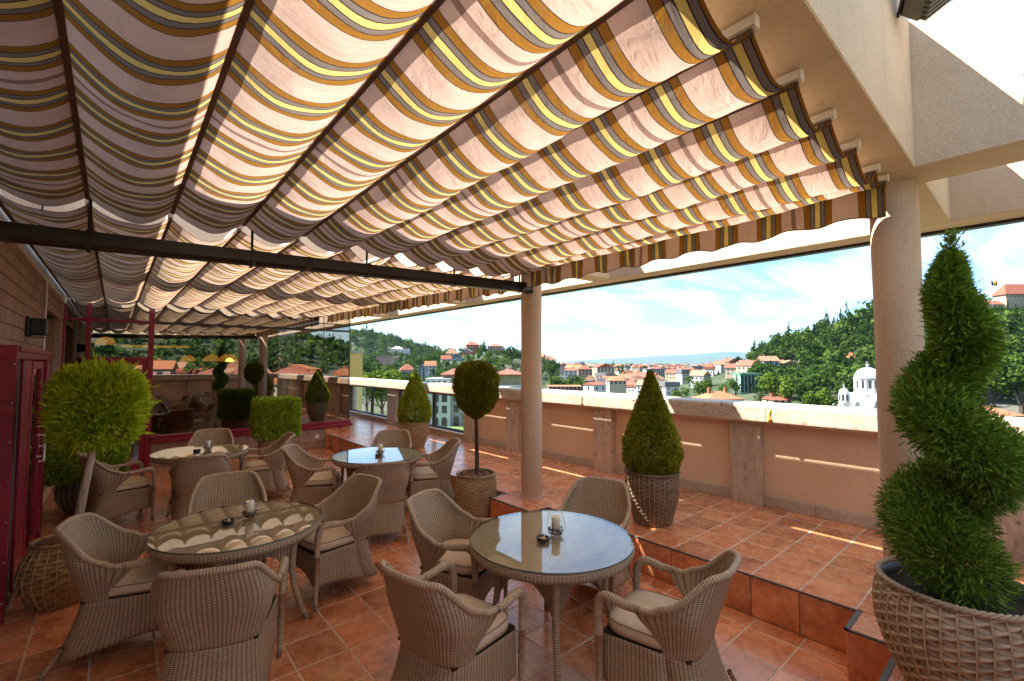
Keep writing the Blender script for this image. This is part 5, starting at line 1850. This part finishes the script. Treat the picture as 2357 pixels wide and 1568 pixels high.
drum(CH, 0, 0, 4.0, zc_(900), zc_(869), zc_(842), 12, (0.75, 3.0), 1.7)
sx_ = (1935 - 1995) / FPX * 172
for (x, y) in ((sx_, -1), (2.6, -8), (8, 6)):
    drum(CH, x, y, 1.55, zc_(925), zc_(905), zc_(891), 8, (0.55, 2.0), 1.3)
bxo('tower_base', MT['wwhite'], CH, sx_ - 1.7, sx_ + 1.7, -2.7, 0.7, 0, zc_(924), 0.1)
bxo('tower_base', MT['wwhite'], CH, 0.9, 4.3, -9.7, -6.3, 0, zc_(924), 0.1)
bxo('tower_base', MT['wwhite'], CH, 6.3, 9.7, 4.3, 7.7, 0, zc_(924), 0.1)
bxo('crossing_block', MT['wwhite'], CH, -5.2, 5.2, -5.2, 5.2, 0, zc_(905), 0.15)
MB().lathe([(4.9, zc_(912)), (4.3, zc_(900))], 8, 0, 0).build('drum_skirt', MT['dome'], CH)
nv_ = MB()
pts = [(5.2 * math.cos(a), 5.0 * math.sin(a)) for a in np.linspace(0, PI, 13)]
V = [(x, yv, zc_(935) + z) for yv in (-9.0, -4.0) for x, z in pts]
nv_.add(V, [(i, i + 1, 13 + i + 1, 13 + i) for i in range(12)] + [tuple(range(13))[::-1]])
nv_.build('barrel_vault', MT['wwhite'], CH, smooth=False)
bxo('nave', MT['wwhite'], CH, -9, 9, -8.9, 9, 0, zc_(934), 0.1)

# ---- citadel on the hill
CI = thing('citadel', 'stone citadel with red roofs on the hilltop at the right edge', 'fortress', (*gpos(2300, 330), 0), -YAW)
KEEP.append((*gpos(2330, 340), 18))
VIEW.append((2255, 2420, 712, 330))
ci = lambda yy: at(2300, yy, 330).z
xx_ = lambda px: (px - 2300) / FPX * 330
bxo('curtain_wall', MT['wstone'], CI, xx_(2255), xx_(2420), 0, 5, ci(740), ci(700))
bxo('bastion', MT['wstone'], CI, xx_(2318), xx_(2420), -1.5, 9, ci(740), ci(686))
roof_mb(xx_(2322) - xx_(2262), 8, ci(700), ci(690), 'gable', 0.5, xx_(2292), 4).build('roof', MT['roofred'], CI, fix=True)
bxo('keep_wall', MT['wcream'], CI, xx_(2322), xx_(2410), 0, 9, ci(686), ci(676))
roof_mb(xx_(2410) - xx_(2322), 9, ci(676), ci(650), 'hip', 0.9, xx_(2366), 4.5).build('roof', MT['roofred'], CI, fix=True)
for i in range(8):
    link('window', window_mesh(0.7, 1.0, False), CI, (xx_(2326 + i * 9), -0.03, ci(681)))
fp = thing('flagpole', 'flagpole with a blue, yellow and red flag on the citadel wall', 'flag', (*gpos(2290, 329), ci(704)), -YAW)
MB().tube([(0, 0, 0), (0, 0, ci(643) - ci(704))], [0.14, 0.09], 8).build('pole', MT['wgrey'], fp)
MT['fblue'] = plain('flag_blue', (0.01, 0.03, 0.25), 0.8); MT['fyel'] = plain('flag_yellow', (0.75, 0.5, 0.02), 0.8); MT['fred'] = plain('flag_red', (0.5, 0.02, 0.03), 0.8)
zf0, zf1 = ci(656) - ci(704), ci(644.5) - ci(704)
for i, cn in enumerate(('fblue', 'fyel', 'fred')):
    P = [[(0.12 + (i + k / 4) * 1.45, 0.25 * math.sin((i + k / 4) * 2.2), lerp(zf0, zf1, j) - (i + k / 4) * 0.18) for j in (0, 1)] for k in range(5)]
    solid('flag_band', np.array(P), [(0, 0)] * 10, MT[cn], fp, 0.03)

# ---- single trees that stand out
def tree(name, px, yt, yb, d, wpx, label, mat, nq=420, seed=1, con=False):
    p = at(px, 836, d)
    zb = min(H(p.x, p.y), at(px, yb, d).z)
    zt = at(px, yt, d).z
    hgt = zt - zb
    t = thing(name, label, 'tree', (p.x, p.y, zb - 0.3))
    r = wpx / FPX * d / 2
    rg = np.random.default_rng(seed)
    nsub = 7 if not con else 1
    V = []
    for k in range(nsub):
        o = rg.uniform(-0.55, 0.55, 3) if nsub > 1 else np.zeros(3)
        b = np.array([[o[0] * r, o[1] * r, hgt * (0.25 + 0.22 * (o[2] + .5)) if nsub > 1 else hgt * 0.08]])
        hh = np.array([hgt * (0.55 if nsub > 1 else 0.95)])
        V.append(tree_quads(b, hh, np.array([r * (0.62 if nsub > 1 else 1)]), nq // nsub, 0.15, seed * 17 + k, np.array([con])))
    V = np.concatenate(V)
    co = link('crown', mk('crown', V, np.arange(len(V)).reshape(-1, 4), MT[mat]), t)
    co.data.attributes.new('tree', 'FLOAT', 'POINT').data.foreach_set('value', np.full(len(V), 0.3 + 0.5 * rg.random(), dtype=np.float32))
    tr_ = MB().tube([(0, 0, 0), (0.02 * r, 0, hgt * 0.3), (0, 0.03 * r, hgt * 0.6), (0, 0, hgt * 0.8)], [hgt * .03, hgt * .024, hgt * .015, hgt * .006], 7)
    for a in (0.4, 2.5, 4.4):
        tr_.tube([(0, 0, hgt * 0.32), (r * .4 * math.cos(a), r * .4 * math.sin(a), hgt * 0.55)], [hgt * .014, hgt * .005], 5)
    tr_.build('trunk', MT['trunkdark'], t)
    KEEP.append((p.x, p.y, r))
    return t


tree('broadleaf_tree', 1617, 858, 925, 200, 50, 'bright tree above the coping right of the cone shrub tip', 'woodbright', 900, 1)
tree('broadleaf_tree', 1690, 862, 925, 215, 40, 'dark tree left of the pale green office block', 'wood', 700, 2)
tree('broadleaf_tree', 1660, 872, 925, 195, 34, 'rounded tree between the bright tree and the dark tree', 'wood', 600, 3)
tree('bush_tree', 1566, 888, 925, 180, 52, 'low round tree right of the cone shrub tip', 'wood', 600, 4)
tree('broadleaf_tree', 1790, 852, 935, 165, 72, 'large light green tree right of the pale green office block', 'woodbright', 1400, 5)
tree('broadleaf_tree', 1884, 890, 940, 150, 66, 'light green tree just left of the church tower', 'woodbright', 1100, 6)
tree('broadleaf_tree', 1850, 872, 935, 185, 46, 'mid-green tree behind the light green trees at the foot of the hill', 'wood', 700, 7)
tree('broadleaf_tree', 1748, 884, 925, 175, 30, 'small dark tree in front of the pale green office block', 'wood', 500, 8)
tree('broadleaf_tree', 1292, 862, 900, 250, 62, 'dense dark tree just right of the slim column', 'wood', 900, 9)
tree('broadleaf_tree', 1330, 868, 900, 230, 46, 'dark tree left of the white gabled house', 'wood', 700, 10)
tree('conifer_tree', 1317, 850, 900, 235, 18, 'thin dark fir between two round trees right of the column', 'wooddark', 400, 11, True)
tree('conifer_tree', 1143, 868, 905, 150, 14, 'small fir in front of the palace beside the ball tree', 'wooddark', 400, 12, True)
tree('broadleaf_tree', 880, 845, 960, 150, 90, 'leafy park tree filling the view above the parapet windows', 'woodbright', 1600, 13)
tree('broadleaf_tree', 845, 862, 960, 165, 60, 'tree at the kerb left of the leafy park tree', 'wood', 1000, 14)
tree('broadleaf_tree', 930, 872, 960, 175, 50, 'tree behind the bright cone shrub', 'wood', 800, 15)
tree('broadleaf_tree', 1072, 930, 990, 120, 34, 'thin park tree seen through the parapet window in front of the palace', 'wood', 500, 16)
tree('broadleaf_tree', 2280, 800, 960, 150, 130, 'yellowing tree right of the spiral tree above the coping', 'woodbright', 1600, 17)
tree('broadleaf_tree', 2345, 795, 960, 140, 100, 'dark tree at the right edge behind the yellowing tree', 'wood', 1300, 18)
tree('conifer_tree', 2001, 716, 800, 300, 20, 'tall fir standing out on the hill crest beside the large column', 'wooddark', 500, 19, True)
tree('conifer_tree', 1955, 838, 900, 260, 16, 'fir behind the church between tower and dome', 'wooddark', 400, 20, True)

# ---- town houses: walls and roof only at this size
def town_mesh(wall, roof, kind):
    mb = MB().box(-0.5, 0.5, -0.4, 0.4, -0.6, 0.55)
    nw = len(mb.f)
    rb = roof_mb(1.0, 0.8, 0.55, 1.0, kind, 0.05)
    mb.add(np.concatenate(rb.v), rb.f)
    nr = len(mb.f)
    for sx in (-1, 1):
        for zz in (-0.02, 0.34):
            for k in (-0.3, 0.0, 0.3):
                mb.box(k - 0.055, k + 0.055, sx * 0.405 - 0.008, sx * 0.405 + 0.008, zz - 0.07, zz + 0.08)
                if abs(k) > 0.1:
                    mb.box(sx * 0.505 - 0.008, sx * 0.505 + 0.008, k * 0.7 - 0.05, k * 0.7 + 0.05, zz - 0.07, zz + 0.08)
    nwin = len(mb.f)
    mb.box(0.18, 0.25, -0.05, 0.03, 0.6, 1.12)
    me = mb.mesh('town_house', [MT[wall], MT[roof], MT['win']])
    for i, p in enumerate(me.polygons):
        p.material_index = 0 if i < nw else (1 if i < nr or i >= nwin else 2)
    return me


TM = [town_mesh(a, b, c) for a, b, c in (('wcream', 'roofred', 'gable'), ('wwhite', 'roofred', 'hip'), ('wpink', 'rooforange', 'gable'), ('wgrey', 'rooftan', 'gable'),
                                         ('wwhite', 'roofgrey', 'flat'), ('wcream', 'rooforange', 'hip'), ('wwhite', 'rooftan', 'gable_front'))]
rg = random.Random(12)
placed, tries = 0, 0
while placed < 285 and tries < 20000:
    tries += 1
    px = rg.uniform(1240, 1775)
    d = 260 * (1500 / 260) ** (rg.random() ** 0.8)
    if px > 1540 and d < 300: continue
    if 1250 < px < 1345 and d < 420: continue
    x, y = gpos(px, d)
    if not free(x, y, 5): continue
    s = rg.uniform(6.5, 11.5)
    KEEP.append((x, y, s * 0.45))
    o = link('town_house', rg.choice(TM), None, (x, y, H(x, y) + 3.6), rg.uniform(0, PI))
    o.scale = (s, s * rg.uniform(0.75, 1.1), rg.uniform(6, 8.5))
    tag(o, 'small red-roofed house in the crowded old town below the far mountains', 'house', 'houses of the old town')
    placed += 1
for k in range(26):                                        # houses on the low slope at the left of the plain
    px, d = rg.uniform(1245, 1345), rg.uniform(480, 1000)
    x, y = gpos(px, d)
    if not free(x, y, 4): continue
    s = rg.uniform(10, 16); KEEP.append((x, y, s * .45))
    o = link('town_house', rg.choice(TM), None, (x, y, H(x, y) + 4.0), rg.uniform(0, PI)); o.scale = (s, s, rg.uniform(7, 10))
    tag(o, 'small house on the low ridge right of the slim column', 'house', 'houses on the low ridge')
far = MB()
fr2 = MB()
for k in range(1500):
    px = rg.uniform(1150, 1950); d = 1500 * (9000 / 1500) ** rg.random()
    x, y = gpos(px, d)
    s = rg.uniform(9, 30) * (1 + d / 9000); h = rg.uniform(6, 16)
    (far if rg.random() < 0.5 else fr2).box(x - s, x + s, y - s * .5, y + s * .5, ZG - 3, ZG + h)
tag(far.build('far_suburb', MT['wcream']), 'pale blocks of the distant suburbs under the mountains', 'suburb', kind='stuff')
tag(fr2.build('far_roofs', MT['roofred']), 'red roofs of the distant suburbs under the mountains', 'suburb', kind='stuff')

# ---- woods as masses
c_right = lambda l, d: H(*xy(l, d)) > ZG + 2.5 and 0.52 < l / d < 1.35 and free(*xy(l, d), 1)
wood('right_hill_wood', 'dense mixed wood covering the hill behind the church', scatter(2700, 90, 520, 190, 400, c_right, 1), 11.5, MT['wood'], 150, 1, 0.135, 0.3)
c_left = lambda l, d: H(*xy(l, d)) > ZG + 8 and -0.40 < l / d < -0.10 and free(*xy(l, d), 3)
wood('left_hill_wood', 'dark green wood covering the far hill left of the palace', scatter(1700, -420, -60, 560, 1050, c_left, 2), 12, MT['wood'], 80, 2, 0.17, 0.12)
c_mid = lambda l, d: -0.40 < l / d < 0.10 and free(*xy(l, d), 1.5) and (H(*xy(l, d)) > ZG + 5 or l / d < -0.1)
wood('hillside_trees', 'trees growing between the villas on the near hillside', scatter(1100, -150, 45, 200, 520, c_mid, 3), 7.5, MT['wood'], 120, 3, 0.15, 0.2)
c_town = lambda l, d: 0.04 < l / d < 0.62 and free(*xy(l, d), 0)
wood('town_trees', 'scattered trees between the old town roofs', scatter(650, 10, 900, 260, 1500, c_town, 4), 9, MT['wood'], 50, 4, 0.22, 0.2)
rg_ = np.random.default_rng(5)
pts = np.column_stack([rg_.uniform(-260, 420, 2300), rg_.uniform(-1000, -330, 2300)])
pts = pts[H_np(pts[:, 0], pts[:, 1]) > ZG + 6]
wood('ridge_wood', 'wooded ridge mirrored in the dark glazing', pts, 15, MT['wood'], 40, 5, 0.26, 0.1)
for k in range(34):                                        # buildings below that ridge, mirrored in the glass
    x, y = rg.uniform(-60, 260), rg.uniform(-420, -240)
    o = link('town_house', rg.choice(TM), None, (x, y, H(x, y) + 4), rg.uniform(0, PI)); s = rg.uniform(14, 30)
    o.scale = (s, s * .8, rg.uniform(8, 13))
    tag(o, 'pale building below the wooded ridge, mirrored in the dark glazing', 'building', 'mirrored buildings below the ridge')

# ---- street, lawn and parked cars below the parapet windows
MT['asphalt'] = plain('asphalt', (0.16, 0.16, 0.165), 0.9, 0.15, 0.4)
MT['lawn'] = plain('lawn', (0.10, 0.17, 0.03), 0.95, 0.25, 0.3)


def ground_patch(name, corners, z, mat):
    V = [(*xy(l, d), z) for l, d in corners]
    return tag(link(name, mk(name, V, [tuple(range(len(V)))], mat)), kind='structure')


ground_patch('road', [(-110, 175), (-40, 172), (-30, 200), (-45, 330), (-150, 330)], ZG + 0.9, MT['asphalt'])
ground_patch('lawn', [(-36, 60), (30, 60), (30, 156), (-36, 156)], ZG + 0.6, MT['lawn'])
ground_patch('park_path', [(-20, 120), (-2, 140), (-4, 146), (-26, 126)], ZG + 0.65, MT['grout'])


def car(px, d, rz, col, label):
    x, y = gpos(px, d)
    t = thing('parked_car', label, 'car', (x, y, max(H(x, y), ZG + 0.9) + 0.02), rz, 'cars parked below the terrace')
    MT.setdefault('car_' + col, plain('car_paint_' + col, {'white': (0.75, 0.75, 0.75), 'dark': (0.03, 0.035, 0.05), 'silver': (0.45, 0.47, 0.5), 'red': (0.4, 0.03, 0.03)}[col], 0.25, 0.03))
    m_ = MT['car_' + col]
    sec = [(-2.15, .35, .75, .8), (-2.0, .3, .86, .86), (-1.2, .28, .93, .88), (1.0, .28, .92, .88), (1.9, .3, .78, .84), (2.15, .36, .66, .74)]
    P = [[(x_, -w_, a), (x_, -w_, b - .08), (x_, -w_ * .92, b), (x_, w_ * .92, b), (x_, w_, b - .08), (x_, w_, a)] for x_, a, b, w_ in sec]
    mb = MB().grid(np.array(P), cv=True)
    mb.f += [tuple(range(6)), tuple(range(30, 36))[::-1]]
    bd_ = mb.build('body', m_, t, fix=True)
    sec = [(-1.75, .88, .8), (-1.15, 1.38, .66), (0.25, 1.42, .66), (1.05, .9, .78)]
    P = [[(x_, -.8, .86), (x_, -w_, z_), (x_, w_, z_), (x_, .8, .86)] for x_, z_, w_ in sec]
    MB().grid(np.array(P)).build('cabin', MT['win'], t)
    bxo('cabin_roof', m_, t, -1.15, 0.25, -.62, .62, 1.40, 1.45, 0.02)
    for sx in (-1.35, 1.35):
        for sy in (-0.86, 0.86):
            MB().tube([(sx, sy - .09, .32), (sx, sy + .09, .32)], .32, 12).build('wheel', MT['black'], t)
    for sy in (-.6, .6):
        bxo('headlight', MT['white'], t, 2.08, 2.17, sy - .14, sy + .14, .55, .66)


for i, (px, d, rz, col, lab) in enumerate(((826, 250, 0.7, 'white', 'white car parked furthest left beyond the parapet window'), (836, 232, 0.75, 'dark', 'dark car parked beside the white car on the street'),
                                          (828, 275, 0.7, 'silver', 'silver car parked behind the white and dark cars'), (842, 262, 0.6, 'red', 'red car parked on the street under the park trees'),
                                          (1004, 138, 0.2, 'silver', 'silver car parked in front of the palace'), (1062, 118, 1.2, 'dark', 'dark car at the edge of the park lawn'))):
    car(px, d, rz, col, lab)

# ---- the air between here and the mountains
hz_m = bpy.data.materials.new('haze')
hz_m.use_nodes = True
ht = hz_m.node_tree
ht.nodes.clear()
ho = ht.nodes.new('ShaderNodeOutputMaterial')
pv = ht.nodes.new('ShaderNodeVolumePrincipled')
pv.inputs['Color'].default_value = (0.50, 0.76, 1.0, 1)
pv.inputs['Density'].default_value = 3.0e-5
pv.inputs['Anisotropy'].default_value = 0.2
ht.links.new(pv.outputs[0], ho.inputs['Volume'])
tag(bxo('haze', hz_m, None, -18500, 18500, -18500, 18500, ZG - 6, 520), 'thin blue summer haze over the valley', 'haze', kind='stuff')
